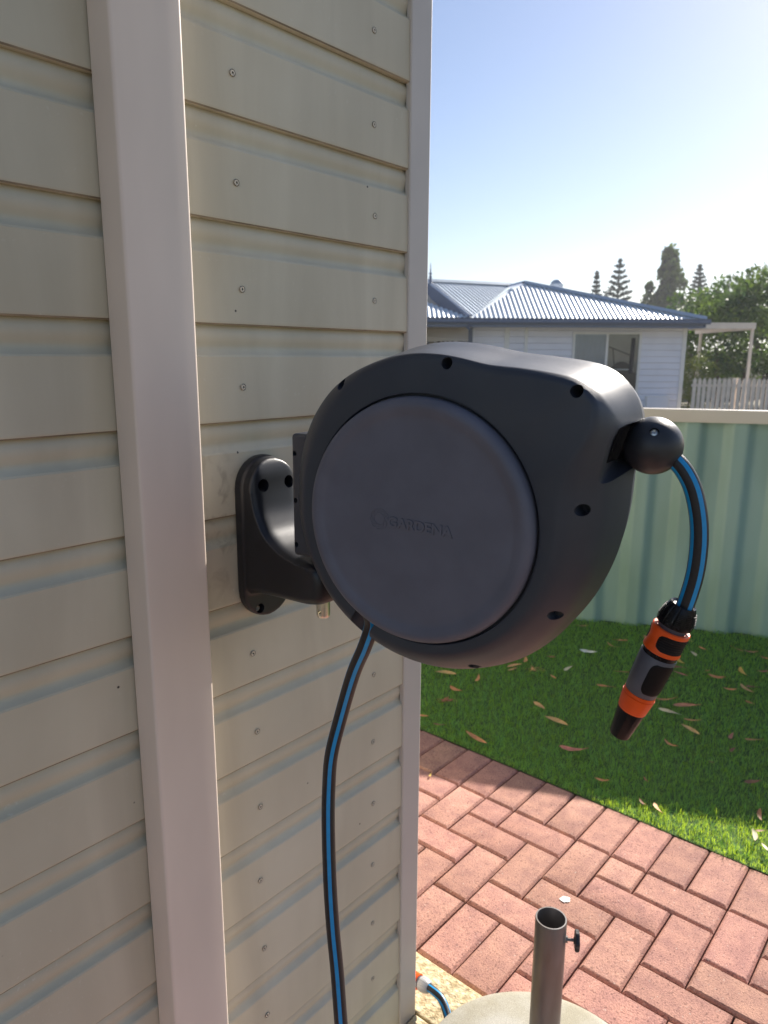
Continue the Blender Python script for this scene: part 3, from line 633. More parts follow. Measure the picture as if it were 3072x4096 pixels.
# spine carrying the reel on its hinge
sp = cutbox((-.2235, -.0845, -.052), (-.150, .090, .052), .006, 0, 3); sp.name = 'hinge_spine'
cs = []
for b in (.062, -.004, -.068):
    mb = MB(); mb.cyl(lw(-.2175, b, .036), lw(-.2175, b, .08), .0038, n=14); c = mb.build('cut', None); bm = bmesh.new(); bm.from_mesh(c.data); bmesh.ops.recalc_face_normals(bm, faces=bm.faces); bm.to_mesh(c.data); bm.free(); cs.append(c)
boolean(sp, cs); sp.name = 'hinge_spine'; finish(sp, reel, 30)
# ball that stops the hose
BC = lw(.245, .0985, .0)
bp_ = [(-.0325*cos(pi*i/22), .0318*sin(pi*i/22)+.0004) for i in range(23)]
ball = lathe(BC, (U*.95+K*(-.30)).normalized(), bp_, 48, name='stop_ball', mat=M['ball'], sharp=60)
sd_ = (C_*.80+K*.56+U*.16).normalized(); mb = MB(); mb.cyl(BC+sd_*.0275, BC+sd_*.05, .0050, n=20); cut = mb.build('cut', None); bm = bmesh.new(); bm.from_mesh(cut.data); bmesh.ops.recalc_face_normals(bm, faces=bm.faces); bm.to_mesh(cut.data); bm.free()
boolean(ball, [cut]); ball.name = 'stop_ball'; ball.data.materials.clear(); ball.data.materials.append(M['ball']); ball.data.polygons.foreach_set('material_index', [0]*len(ball.data.polygons)); ball.data.shade_smooth(); ball.data.set_sharp_from_angle(angle=radians(35))
# hose end, stop ball, coupling and nozzle: pull one and all follow
hose = empty('outlet_hose', lw(.21, .10, 0), 'short black hose with blue stripes and stop ball curving down from the reel outlet', 'hose')
adopt(ball, hose)
lathe(BC+sd_*.0277, sd_, [(0, .0042), (.0022, .0042), (.0032, .0022), (.0028, .0016), (.0016, .0016)], 16, name='ball_screw', mat=M['zinc'], parent=hose)
HP = [(.17, .10), (.225, .102), (.254, .094), (.267, .086), (.280, .073), (.2915, .052), (.2995, .022), (.3025, -.009), (.3013, -.042), (.2955, -.075), (.2905, -.092)]
P = catmull([lw(a, b, 0) for a, b in HP], 9)
ST = {2, 3, 4, 10, 11, 12, 19, 20, 21, 27, 28, 29}
tube(P, .0098, 34, C_, radians(-21.2-46), [M['rubber'], M['blue']], {1, 2, 3, 9, 10, 11, 18, 19, 20, 26, 27, 28}, 'hose_tube', hose)
# coupling and nozzle along one tilted axis
A0 = lw(.2925, -.079, 0); T0 = lw(.234, -.256, 0); AX = (T0-A0).normalized(); cp_u = (C_-AX*C_.dot(AX)).normalized()
def sc(z): return z*9.0e-5
nut = lathe(A0, AX, [(sc(20), .0108), (sc(0), .0125), (sc(-6), .0142), (sc(30), .0158), (sc(120), .0188), (sc(225), .0206), (sc(262), .0208), (sc(290), .0200), (sc(296), .0160)], 96, cp_u, 'cap_nut', M['blackp'], hose, 30, wob=lambda a, j: (-.045 if (a*12/(2*pi)) % 1 < .12 and 2 < j < 7 else 0))
nm = MB()
for q in range(12):                          # ribbed pads on the nut
    for r_ in range(7):
        a = 2*pi*(q+.56)/12; y = AX.cross(cp_u); t0 = sc(75+r_*22); rr = np.interp(t0, [sc(30), sc(120), sc(225)], [.0158, .0188, .0206])
        ctr = A0+AX*t0+(cp_u*cos(a)+y*sin(a))*rr; tx = (-cp_u*sin(a)+y*cos(a)); Mr = Matrix.Translation(ctr) @ Matrix((tx, AX, (cp_u*cos(a)+y*sin(a)))).transposed().to_4x4()
        nm.box((-.0030, -.00045, -.0006), (.0030, .00045, .0007), M=Mr)
o = nm.build('grip_ribs', M['grip'], hose); tag(o, kind='stuff')
lathe(A0, AX, [(sc(280), .0150), (sc(285), .0163), (sc(350), .0163), (sc(372), .0155)], 64, cp_u, 'neck', M['grey'], hose)
OR = [(sc(380), .0162), (sc(352), .0170), (sc(346), .0205), (sc(358), .0217), (sc(400), .0216), (sc(500), .0200), (sc(590), .0203), (sc(655), .0218), (sc(676), .0219), (sc(684), .0212), (sc(690), .0190)]
col_ = lathe(A0, AX, OR, 96, cp_u, 'release_collar', M['orange'], hose)
lathe(A0, AX, [(sc(680), .0190), (sc(686), .0203), (sc(748), .0203), (sc(752), .0190)], 64, cp_u, 'seal_ring', M['blackp'], hose)
GR = [(sc(745), .0195), (sc(750), .0206), (sc(758), .0210), (sc(1180), .0198), (sc(1330), .0187), (sc(1350), .0180)]
gb = lathe(A0, AX, GR, 96, cp_u, 'regulator_body', M['grey'], hose)
lathe(A0, AX, [(sc(1345), .0170), (sc(1350), .0187), (sc(1392), .0190), (sc(1400), .0188), (sc(1402), .0195), (sc(1420), .0195), (sc(1628), .0172), (sc(1641), .0168), (sc(1643), .0155)], 96, cp_u, 'nozzle_ring', M['orange'], hose)
lathe(A0, AX, [(sc(1640), .0150), (sc(1642), .0164), (sc(1700), .0160), (sc(2060), .0124), (sc(2077), .0116), (sc(2077), .0080), (sc(1900), .0070)], 96, cp_u, 'nozzle_tip', M['blackp'], hose, 30, wob=lambda a, j: (.012 if (a*18/(2*pi)) % 1 < .2 and 1 < j < 4 else 0))
def patch(prof, s0, s1, phic, half, lift, name, mat_, ribs=0):
    y = AX.cross(cp_u); ns, na = 30, 40; vs = []; fs = []
    ps = [p[0] for p in prof]; pr = [p[1] for p in prof]; pts = sorted(zip(ps, pr)); ps, pr = zip(*pts)
    idx = {}
    for i in range(ns+1):
        for j in range(na+1):
            u_ = i/ns*2-1; v_ = j/na*2-1
            # superellipse mapping of the unit square to a rounded rectangle
            uu = u_; vv = v_*((1-abs(u_)**4.5)**(1/3.2) if abs(u_) < 1 else 0)
            s_ = (s0+s1)/2+(s1-s0)/2*uu; a = phic+half*vv
            e_ = min(1, (1-max(abs(u_), abs(v_)))*7); rr = np.interp(s_, ps, pr)+lift*e_-.0003*(1-e_)
            if ribs: rr += .00035*sin(u_*ribs*pi)*e_
            vs.append(A0+AX*s_+(cp_u*cos(a)+y*sin(a))*rr)
    for i in range(ns):
        for j in range(na): fs.append((i*(na+1)+j, i*(na+1)+j+1, (i+1)*(na+1)+j+1, (i+1)*(na+1)+j))
    return mesh(name, vs, fs, mat_, hose, True)
sg = 1 if (AX.cross(cp_u)).dot(U) > 0 else -1
for base in (40, 220):
    patch([(sc(346), .0212), (sc(400), .0216), (sc(500), .0203), (sc(590), .0205), (sc(684), .0218)], sc(395), sc(632), sg*radians(base), radians(62), .0006, 'collar_grip', M['grip'], 7)
    patch(GR[2:], sc(790), sc(1290), sg*radians(base+4), radians(50), .0007, 'body_grip', M['grip'])
# light groove where the hose leaves the ball
lathe(lw(.2655, .0872, 0)-(P[32]-P[30]).normalized()*.004, (P[32]-P[30]).normalized(), [(0, .0125), (.004, .0122), (.006, .0108)], 32, name='ball_collar', mat=M['ball'], parent=hose)

# ------------------------------------------------------------------ wall bracket
br = empty('wall_bracket', (0, -.428, 1.15), 'black plastic swivel bracket screwed to the cladding, holding the reel', 'bracket')
YC = -.4255
def prism(poly, x0, x1):                     # poly in (Y, z)
    n = len(poly); vs = [(x, y, z) for x in (x0, x1) for y, z in poly]; fs = [(i, (i+1) % n, n+(i+1) % n, n+i) for i in range(n)]+[tuple(range(n))[::-1], tuple(range(n, 2*n))]; return vs, fs
def stadium(hw, z0, z1, n=14):
    return [(YC+hw*cos(pi*i/n), z1-hw+hw*sin(pi*i/n)) for i in range(n+1)]+[(YC-hw*cos(pi*i/n), z0+hw-hw*sin(pi*i/n)) for i in range(n+1)]
def solid(name, vs, fs):
    o = mesh(name, vs, fs); bm = bmesh.new(); bm.from_mesh(o.data); bmesh.ops.remove_doubles(bm, verts=bm.verts, dist=1e-5); bmesh.ops.recalc_face_normals(bm, faces=bm.faces); bm.to_mesh(o.data); bm.free(); return o
plate = solid('bracket_body', *prism(stadium(.0500, 1.137, 1.400), .0015, .018))
dome = solid('d', *prism(stadium(.0465, 1.150, 1.3965), -.01, .30))
side = [(0., 1.40), (.030, 1.400), (.039, 1.378), (.041, 1.352), (.048, 1.318), (.066, 1.288), (.094, 1.270), (.125, 1.261), (.176, 1.257), (.184, 1.235), (.181, 1.200), (.150, 1.193), (.09, 1.190), (.045, 1.187), (.02, 1.182), (0, 1.175)]
sd2 = roundpoly([(x, z) for x, z in side], .012, 3)
n = len(sd2); cxm = .06
def inset(d):
    out = []
    for i, (x, z) in enumerate(sd2):
        a_, b_ = sd2[i-1], sd2[(i+1) % n]; tx, tz = b_[0]-a_[0], b_[1]-a_[1]; l_ = hypot(tx, tz) or 1; nx, nz = tz/l_, -tx/l_      # points run clockwise seen from -Y
        k_ = min(1, max(0, (x-.004)/.012)); out.append((x-abs(d)*k_*(-nx if False else nx)*SG, z-abs(d)*k_*nz*SG))
    return out
ar_ = sum(sd2[i-1][0]*sd2[i][1]-sd2[i][0]*sd2[i-1][1] for i in range(n)); SG = 1 if ar_ > 0 else -1
sl = [(-.0470, .0150), (-.0463, .0105), (-.0440, .0062), (-.0400, .0026), (-.0340, .0005), (-.027, 0)]
lay = [(YC+y, inset(d)) for y, d in sl]+[(YC-y, inset(d)) for y, d in sl[::-1]]
vs = [(x, y, z) for y, pr_ in lay for x, z in pr_]; m_ = len(lay)
fs = [(k*n+i, k*n+(i+1) % n, (k+1)*n+(i+1) % n, (k+1)*n+i) for k in range(m_-1) for i in range(n)]+[tuple(range(n)), tuple(range((m_-1)*n, m_*n))]
arm = solid('arm', vs, fs)
rm = arm.modifiers.new('r', 'REMESH'); rm.mode = 'VOXEL'; rm.voxel_size = .0016; bake(arm)
boolean(arm, [dome], 'INTERSECT')
# the scoop: hollow out the front of the neck, leaving a rim
sc_side = [(.030, 1.55), (.0335, 1.36), (.037, 1.330), (.0435, 1.283), (.0615, 1.2465), (.093, 1.2315), (.25, 1.2285), (.25, 1.55)]
sc2 = roundpoly(sc_side, [0, .02, .03, .03, .03, .02, 0, 0], 4)
n = len(sc2); vs = [(x, y, z) for y in (YC-.034, YC+.034) for x, z in sc2]; fs = [(i, (i+1) % n, n+(i+1) % n, n+i) for i in range(n)]+[tuple(range(n)), tuple(range(n, 2*n))]

# lower foot dips in front of the lowest screw
boolean(plate, [arm], 'UNION')
plate.name = 'bracket_body'
rm = plate.modifiers.new('r', 'REMESH'); rm.mode = 'VOXEL'; rm.voxel_size = .0016
smo = plate.modifiers.new('s', 'SMOOTH'); smo.factor = .6; smo.iterations = 22; bake(plate)
cs = []
for (y, z, r) in ((YC-.024, 1.357, .0100), (YC+.028, 1.357, .0100), (YC-.019, 1.153, .0082)):
    mb = MB(); mb.cyl((.006, y, z), (.09, y, z), r, n=22); c = mb.build('cut', None); bm = bmesh.new(); bm.from_mesh(c.data); bmesh.ops.recalc_face_normals(bm, faces=bm.faces); bm.to_mesh(c.data); bm.free(); cs.append(c)
boolean(plate, cs)
plate.name = 'bracket_body'; plate.data.materials.clear(); plate.data.materials.append(M['bracket']); plate.data.polygons.foreach_set('material_index', [0]*len(plate.data.polygons)); plate.data.shade_smooth(); plate.data.set_sharp_from_angle(angle=radians(50)); adopt(plate, br)
for (y, z) in ((YC-.024, 1.357), (YC+.028, 1.357), (YC-.019, 1.151)):
    lathe((.0062, y, z), (1, 0, 0), [(0, .0058), (.0025, .0058), (.0042, .0040), (.0040, .0025), (.002, .0022)], 6 if z > 2 else 12, name='mounting_screw', mat=M['zinc'], parent=br)
pin = lathe((.145, -.428, 1.187), (0, 0, -1), [(-.075, .0105), (.0, .0105), (.0165, .0105), (.0205, .0098), (.0222, .0080)], 40, name='pivot_pin', mat=M['steel'])
mb = MB(); pd = (Vector((.89, -1.158, 0))-Vector((.145, -.428, 0))).normalized(); pd = (pd+Vector((-.48, -.45, 0))).normalized(); c0 = Vector((.145, -.428, 1.1755)); mb.cyl(c0-pd*.03, c0+pd*.03, .0030, n=18); cut = mb.build('cut', None)
bm = bmesh.new(); bm.from_mesh(cut.data); bmesh.ops.recalc_face_normals(bm, faces=bm.faces); bm.to_mesh(cut.data); bm.free()
boolean(pin, [cut]); pin.name = 'pivot_pin'; pin.data.materials.clear(); pin.data.materials.append(M['steel']); pin.data.polygons.foreach_set('material_index', [0]*len(pin.data.polygons)); pin.data.shade_smooth(); pin.data.set_sharp_from_angle(angle=radians(40)); adopt(pin, br)

# ------------------------------------------------------------------ feeder hose
fh = empty('feeder_hose', (.279, -.534, .6), 'long black hose with blue stripe hanging from the reel underside to the ground tap', 'hose')
FPp = [lw(-.070, -.128, .092), (.294, -.486, 1.207), (.280, -.484, 1.172), (.254, -.479, 1.123), (.229, -.479, 1.049), (.220, -.489, .992), (.217, -.492, .941), (.224, -.501, .888), (.237, -.512, .81), (.250, -.520, .744), (.264, -.526, .679), (.279, -.534, .605),
       (.30, -.54, .45), (.32, -.50, .28), (.32, -.42, .14), (.29, -.32, .055), (.23, -.20, .045), (.17, -.10, .028), (.128, -.035, .026), (.098, .008, .036), (.060, .034, .052), (.022, .041, .054), (-.012, .043, .048)]
FPp[0] = tuple(FPp[0])
P = catmull(FPp, 9)
tube(P, .0098, 34, (.62, -.78, .05), radians(-22), [M['rubber'], M['blue']], {0, 1, 2, 9, 10, 17, 18, 25, 26}, 'hose_tube', fh)
cd_ = (Vector((-.012, .043, .048))-Vector((.022, .041, .054))).normalized(); c0 = Vector((.016, .0413, .053))
lathe(c0, cd_, [(0, .0115), (.002, .0135), (.010, .0165), (.020, .0175), (.026, .0170), (.027, .014)], 60, name='cap_nut', mat=M['lightgrey'], parent=fh, wob=lambda a, j: (-.05 if (a*10/(2*pi)) % 1 < .15 and 0 < j < 5 else 0))
lathe(c0+cd_*.027, cd_, [(0, .0145), (.006, .0145)], 40, name='neck', mat=M['grey'], parent=fh)
lathe(c0+cd_*.033, cd_, [(0, .0165), (.002, .0185), (.010, .0175), (.022, .0180), (.024, .015)], 60, name='release_collar', mat=M['orange'], parent=fh)
lathe(c0+cd_*.057, cd_, [(0, .0120), (.03, .0120)], 30, name='tap_stub', mat=M['grey'], parent=fh)

# ------------------------------------------------------------------ umbrella base
ub = empty('umbrella_base', (.355, -.032, 0), 'round concrete umbrella base with grey steel tube standing on the paving', 'umbrella base')
Bc = Vector((.355, -.032, .0))
lathe(Bc+Vector((0, 0, .002)), (0, 0, 1), roundpoly([(.0, .255), (.004, .262), (.055, .265), (.066, .252), (.082, .16), (.090, .05), (.091, .03)], [0, .003, .012, .02, .05, .02, 0], 5), 96, name='concrete_disc', mat=M['conc'], parent=ub, sharp=60)
lathe(Bc, (0, 0, 1), [(.088, .055), (.092, .055), (.0925, .031)], 48, name='tube_flange', mat=M['tubem'], parent=ub)
o = lathe(Bc, (0, 0, 1), [(.30, .0262), (.493, .0262), (.495, .0268), (.495, .0293), (.4935, .0300), (.40, .0300), (.09, .0300)], 64, name='tube', mat=M['tubem'], parent=ub)
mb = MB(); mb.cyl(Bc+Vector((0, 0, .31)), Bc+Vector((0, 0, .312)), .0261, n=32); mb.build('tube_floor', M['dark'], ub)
kd = (Vector((.7585, .6517, 0))+Vector((.12, -.14, 0))).normalized(); k0 = Bc+Vector((0, 0, .452))
lathe(k0, kd, [(.0295, .0065), (.033, .0065), (.0331, .0030), (.046, .0030)], 20, name='threaded_boss', mat=M['tubem'], parent=ub)
lathe(k0, kd, [(.0445, .0060), (.046, .0070), (.0465, .0165), (.048, .0185), (.053, .0185), (.055, .0165), (.0552, .009)], 60, name='clamp_knob', mat=M['black'], parent=ub, wob=lambda a, j: (.07*cos(6*a) if j > 1 else 0), sharp=40)

# ------------------------------------------------------------------ the neighbours' side (local axes: lat to the right of the view, dep away)
CX, CY = .890, -1.158
LR = Vector((.7592, .6508, 0)); LD = Vector((-.6508, .7592, 0))
def N(lat, dep, z): return Vector((CX, CY, 0))+LR*lat+LD*dep+Vector((0, 0, z))
Mn = Matrix.Translation((CX, CY, 0)) @ Matrix((LR, LD, Vector((0, 0, 1)))).transposed().to_4x4()
nh = empty('neighbour_house', N(4.4, 17, 0), 'white weatherboard house with zinc corrugated roof beyond the fence', 'house')
def nbox(name, lo, hi, m_, parent=None):
    mb = MB(); mb.box(lo, hi, M=Mn); return mb.build(name, m_, parent)
def corr(name, tri_u, lower, upper, m_, parent, pitch=.104, amp=.008, step=8):
    """corrugated sheet: runs from lower(u) to upper(u) for u in tri_u; both give (lat, dep, z)"""
    u0, u1 = tri_u; n = int((u1-u0)/pitch*step); vs = []; fs = []
    for i in range(n+1):
        u = u0+(u1-u0)*i/n; a = N(*lower(u)); b = N(*upper(u)); dz = amp*sin(2*pi*u/pitch)
        nv = Vector((0, 0, 1))*dz; vs += [a+nv, b+nv]
    for i in range(n): fs.append((2*i, 2*i+2, 2*i+3, 2*i+1))
    return mesh(name, vs, fs, m_, parent, True)
# walls
nbox('wall', (1.95, 17.03, -.05), (6.86, 24, 2.42), M['weather'], nh)
bw = .142
z = .02; k = 0
wx0, wx1, wz0, wz1 = 4.34, 5.80, .80, 2.08
while z < 2.28:
    z1 = min(z+bw, 2.30)
    segs = [(1.98, wx0-.06), (wx1+.06, 6.80)] if (z1 > wz0-.05 and z < wz1+.05) else [(1.98, 6.80)]
    for (a, b) in segs:
        mb = MB(); vs = [Mn @ Vector(p) for p in ((a, 17.03, z), (b, 17.03, z), (b, 16.995, z+.012), (a, 16.995, z+.012), (a, 17.03, z1-.002), (b, 17.03, z1-.002), (b, 17.018, z1-.002), (a, 17.018, z1-.002))]
        mb.add(vs, [(0, 3, 2, 1), (4, 5, 6, 7), (3, 2, 6, 7)[::-1], (0, 4, 7, 3), (1, 2, 6, 5), (0, 1, 5, 4)]); mb.build('weatherboard', M['weather'], nh)
    z += bw
for a, b in ((1.90, 2.0), (2.73, 2.84), (3.19, 3.26), (6.79, 6.88)):
    nbox('cover_strip', (a, 16.985, -.05), (b, 17.028, 2.36), M['white'] if a > 2 else M['fascia'], nh)
# window
wf = nbox('window', (wx0-.05, 16.975, wz1), (wx1+.05, 17.032, wz1+.045), M['white'], nh)
mb = MB(); mb.box((wx0-.05, 16.975, wz0-.05), (wx1+.05, 17.032, wz0), M=Mn); mb.box((wx0-.05, 16.9752, wz0), (wx0, 17.032, wz1), M=Mn); mb.box((wx1, 16.9752, wz0), (wx1+.05, 17.032, wz1), M=Mn); mb.box((5.05, 16.978, wz0), (5.10, 17.03, wz1), M=Mn)
mb.build('frame', M['white'], wf)
for a, b in ((wx0, 5.05), (5.10, wx1)): nbox('pane', (a, 17.0, wz0), (b, 17.006, wz1), M['glass'], wf)
# the room behind the glass
rm_ = MB(); 
for i in range(13):
    a = wx0+.01+i*.055; rm_.add([N(a, 17.012+.008*(i % 2), wz0+.02), N(a+.052, 17.020-.008*(i % 2), wz0+.02), N(a+.052, 17.020-.008*(i % 2), wz1-.02), N(a, 17.012+.008*(i % 2), wz1-.02)], [(0, 1, 2, 3)])
rm_.build('blind', M['blind'], wf)
nbox('room', (5.10, 17.024, wz0), (wx1, 17.0285, wz1), M['room'], wf)
mb = MB(); mb.box((5.12, 17.012, wz0+.02), (wx1, 17.02, 1.22), M=Mn); mb.cyl(N(5.45, 17.015, 1.22), N(5.45, 17.022, 1.22), .25, n=20); mb.cyl(N(5.13, 17.016, 1.80), N(5.62, 17.016, 1.62), .014, n=8); mb.cyl(N(5.22, 17.016, 1.78), N(5.27, 17.016, 1.40), .014, n=8); mb.cyl(N(5.68, 17.018, 2.0), N(5.66, 17.018, 1.2), .05, n=8)
mb.build('furniture', M['roomd'], wf)
nbox('shelf', (5.12, 17.009, 1.28), (5.72, 17.0115, 1.305), M['white'], wf)
# meter box
mbx = nbox('meter_box', (6.04, 16.90, .30), (6.56, 17.004, .70), M['white'], nh); nbox('meter_door', (6.06, 16.893, .32), (6.54, 16.9, .68), M['weather'], mbx)
# front roof face, apex at the left of centre
E0, E1 = 1.89, 7.02; AP = (3.36, 18.2, 3.31); ez = 2.39; ed = 16.38
sl_ = (AP[2]-ez)/(AP[1]-ed)
def lowF(u): return (u, ed, ez)
def upF(u):
    if u < AP[0]: t = (u-E0)/(AP[0]-E0); t = max(0, t)
    else: t = max(0, (E1-u)/(E1-AP[0]))
    d = ed+(AP[1]-ed)*t; return (u, d, ez+sl_*(d-ed))
corr('front_roof', (E0, E1), lowF, upF, M['roof'], nh)
# hip cappings
def capping(a, b, w_, name, m_, up=.03):
    a = N(*a); b = N(*b); d = (b-a).normalized(); s_ = d.cross(Vector((0, 0, 1))).normalized()*w_; dn = Vector((0, 0, -w_*.45))
    vs = [a-s_+dn, a+Vector((0, 0, up)), a+s_+dn, b-s_+dn, b+Vector((0, 0, up)), b+s_+dn]; return mesh(name, vs, [(0, 1, 4, 3), (1, 2, 5, 4), (0, 3, 5, 2)], m_, nh)
capping((AP[0], AP[1], AP[2]+.02), (E1+.02, ed, ez+.03), .10, 'hip_capping', M['roofg'])
capping((AP[0], AP[1], AP[2]+.02), (3.10, 18.9, AP[2]-.01), .10, 'ridge_capping', M['roofg'])
capping((E0-.02, ed, ez), (3.10, 18.6, 3.22), .09, 'valley_gutter', M['roof'], 0.0)
# side roof, further from us, its weaker light painted as a darker tone
RN = (1.03, 18.1, 3.32); RF = (3.15, 18.95, 3.32); VB = (1.89, 16.45, 2.40)
def lowL(u):
    t = (u-RN[0])/(RF[0]-RN[0]); 
    # lower edge: rake RN->VB then valley VB->RF
    if u < VB[0]: s_ = (u-RN[0])/(VB[0]-RN[0]); return tuple(RN[i]+(VB[i]-RN[i])*s_ for i in range(3))
    s_ = (u-VB[0])/(RF[0]-VB[0]); return tuple(VB[i]+(RF[i]-VB[i])*s_ for i in range(3))
# ribs run down the slope, so sweep along the ridge and drop parallel to the rake
rk = Vector([VB[i]-RN[i] for i in range(3)]); vs = []; fs = []; nR = 160
for i in range(nR+1):
    t = i/nR; top = Vector(RN)+(Vector(RF)-Vector(RN))*t; ln = 1-t; dz = .010*sin(2*pi*t*2.28/.104)
    a = N(*top)+Vector((0, 0, dz)); q = top+rk*ln; b = N(*q)+Vector((0, 0, dz)); vs += [a, b]
fs = [(2*i, 2*i+2, 2*i+3, 2*i+1) for i in range(nR)]
mesh('side_roof', vs, fs, M['roofg'], nh, True)
capping((RN[0]-.05, RN[1], RN[2]+.03), (RF[0], RF[1], RF[2]+.03), .09, 'ridge_capping', M['roofg'])
# rake (barge) flashing and board
def board(a, b, drop, thick, name, m_):
    a = N(*a); b = N(*b); s_ = LD*(-thick); vs = []
    for p in (a, b): vs += [p, p+Vector((0, 0, -drop)), p+s_+Vector((0, 0, -drop)), p+s_]
    return mesh(name, vs, [(0, 1, 2, 3)[::-1], (4, 5, 6, 7), (0, 4, 5, 1), (1, 5, 6, 2), (2, 6, 7, 3), (3, 7, 4, 0)], m_, nh)
capping((RN[0], RN[1]-.04, RN[2]+.03), (VB[0]-.03, VB[1]-.02, VB[2]+.06), .07, 'barge_flashing', M['white'], .01)
board((.95, 18.02, 3.32), (1.85, 16.36, 2.42), .30, .03, 'barge_board', M['fascia'])
board((-.4, 18.02, 2.35), (.95, 18.02, 3.32), .30, .03, 'barge_board', M['fascia'])
mesh('gable_wall', [N(-.4, 18.06, 1.9), N(1.86, 16.6, 1.9), N(1.86, 16.6, 2.40), N(.98, 18.04, 3.2), N(-.4, 18.06, 2.2)], [(0, 1, 2, 3, 4)], M['beige'], nh)
mb = MB(); mb.cyl(N(1.07, 17.9, 3.30), N(1.07, 17.9, 3.42), .035, n=10); mb.cyl(N(1.07, 17.9, 3.42), N(1.07, 17.9, 3.72), .022, .004, n=8); mb.cyl(N(1.07, 17.9, 3.46), N(1.07, 17.9, 3.49), .04, n=10); mb.cyl(N(1.07, 17.9, 2.7), N(1.07, 17.9, 3.30), .03, n=8)
mb.build('finial', M['fascia'], nh)
# small verandah roof at the left
corr('verandah_roof', (-.6, 1.84), lambda u: (u, 16.38, 2.40), lambda u: (u, 16.38+.9*min(1, max(0, (1.86-u)/.95)), 2.40+.40*min(1, max(0, (1.86-u)/.95))), M['roof'], nh, .104, .014)
nbox('verandah_wall', (-2.0, 18.5, -.05), (1.94, 18.6, 2.2), M['beige'], nh)
nbox('verandah_ceiling', (-2.0, 16.5, 2.20), (1.94, 18.5, 2.22), M['beige'], nh)
dr = nbox('front_door', (1.22, 18.44, .0), (1.79, 18.5, 2.13), M['white'], nh)
for i in range(4): nbox('door_light', (1.30+i*.11, 18.43, 1.80), (1.38+i*.11, 18.438, 2.06), M['black'], dr)
# gutter and fascia
nbox('fascia_board', (-2.0, 16.42, 2.20), (7.0, 16.47, 2.345), M['fascia'], nh)
mb = MB(); pr = [(16.42, 2.28), (16.32, 2.28), (16.295, 2.31), (16.30, 2.36), (16.285, 2.39), (16.30, 2.39), (16.42, 2.375)]; n = len(pr)
vs = [Mn @ Vector((x, y, z)) for x in (-2.0, 7.10) for y, z in pr]; mb.add(vs, [(i, (i+1) % n, n+(i+1) % n, n+i) for i in range(n)]+[tuple(range(n)), tuple(range(n, 2*n))]); mb.build('gutter', M['fascia'], nh)
nbox('soffit', (1.95, 16.475, 2.255), (7.0, 17.02, 2.262), M['white'], nh)
nbox('side_fascia', (7.0, 16.40, 2.21), (7.04, 22, 2.40), M['fascia'], nh)
# whirlybird vent
vt = lathe(N(4.36, 19.2, 3.07), (0, 0, 1), [(0, .10), (.20, .10), (.22, .15), (.30, .165), (.37, .13), (.41, .07), (.42, .01)], 32, name='roof_vent', mat=M['roofg'], parent=nh, wob=lambda a, j: (.05 if (a*16/(2*pi)) % 1 < .5 and j > 1 else 0))
# wall lanterns
for lat, z in ((1.06, 2.02), (1.93, 2.10)):
    side_ = 'left of' if lat < 1.5 else 'right of'
    ln = empty('wall_lantern', N(lat, 18.4, z), f'black wall lantern {side_} the white door on the neighbour house', 'lantern', 'lanterns beside the neighbour door')
    if lat > 1.5: lat = 1.86
    lathe(N(lat, 18.36, z-.18), (0, 0, 1), [(0, .03), (.02, .05), (.025, .045)], 6, name='base', mat=M['black'], parent=ln)
    lathe(N(lat, 18.36, z-.155), (0, 0, 1), [(0, .035), (.15, .05)], 6, name='lamp_glass', mat=M['blind'], parent=ln)
    lathe(N(lat, 18.36, z-.005), (0, 0, 1), [(0, .085), (.02, .075), (.07, .03), (.09, .012), (.14, .003)], 6, name='lamp_cap', mat=M['black'], parent=ln)
    mb = MB(); mb.cyl(N(lat, 18.36, z-.16), N(lat, 18.49, z-.22), .01, n=6); mb.build('arm', M['black'], ln)

# pergola
pg = empty('pergola', N(8, 18, 0), 'cream flat roofed pergola on thin posts beside the neighbour house', 'pergola')
nbox('roof_sheet', (6.95, 17.9, 2.33), (8.86, 21.2, 2.37), M['cream'], pg)
nbox('front_beam', (6.95, 17.86, 2.25), (8.86, 17.90, 2.39), M['cream'], pg); nbox('side_beam', (8.80, 17.9, 2.23), (8.86, 21.2, 2.326), M['cream'], pg)
for lat, dep in ((8.80, 17.93), (8.70, 20.6), (6.98, 20.6)): nbox('post', (lat, dep, -.05), (lat+.06, dep+.06, 2.25 if dep < 20 else 2.23), M['cream'], pg)

# picket fence
pf = empty('picket_fence', N(7.8, 16.5, 0), 'cream picket fence with pointed tops beyond the green fence', 'fence')
pv, pfc = [(-.037, 0, 0), (.037, 0, 0), (.037, .02, 0), (-.037, .02, 0), (-.037, 0, 1.10), (.037, 0, 1.10), (.037, .02, 1.10), (-.037, .02, 1.10), (0, 0, 1.16), (0, .02, 1.16)], [(0, 1, 5, 8, 4), (3, 7, 9, 6, 2), (0, 4, 7, 3), (1, 2, 6, 5), (4, 8, 9, 7), (5, 6, 9, 8), (0, 3, 2, 1)]
pkm = bpy.data.meshes.new('picket'); pkm.from_pydata(pv, [], pfc); pkm.materials.append(M['picket'])
for i in range(60):
    o = bpy.data.objects.new('picket', pkm); link(o, pf); x = 6.95+i*.1105
    o.matrix_parent_inverse = parent_world(pf).inverted(); wob_ = random.uniform(-.008, .008)
    o.matrix_basis = Matrix.Translation(N(x, 16.5, -.03+wob_)) @ Matrix.Rotation(atan2(LR.y, LR.x)+random.uniform(-.03, .03), 4, 'Z') @ Matrix.Rotation(random.uniform(-.008, .008), 4, 'Y')
for z in (.25, .93): nbox('rail', (6.9, 16.525, z), (13.6, 16.56, z+.06), M['picket'], pf)
nbox('post', (7.86, 16.565, -.05), (7.96, 16.66, 1.12), M['picket'], pf)

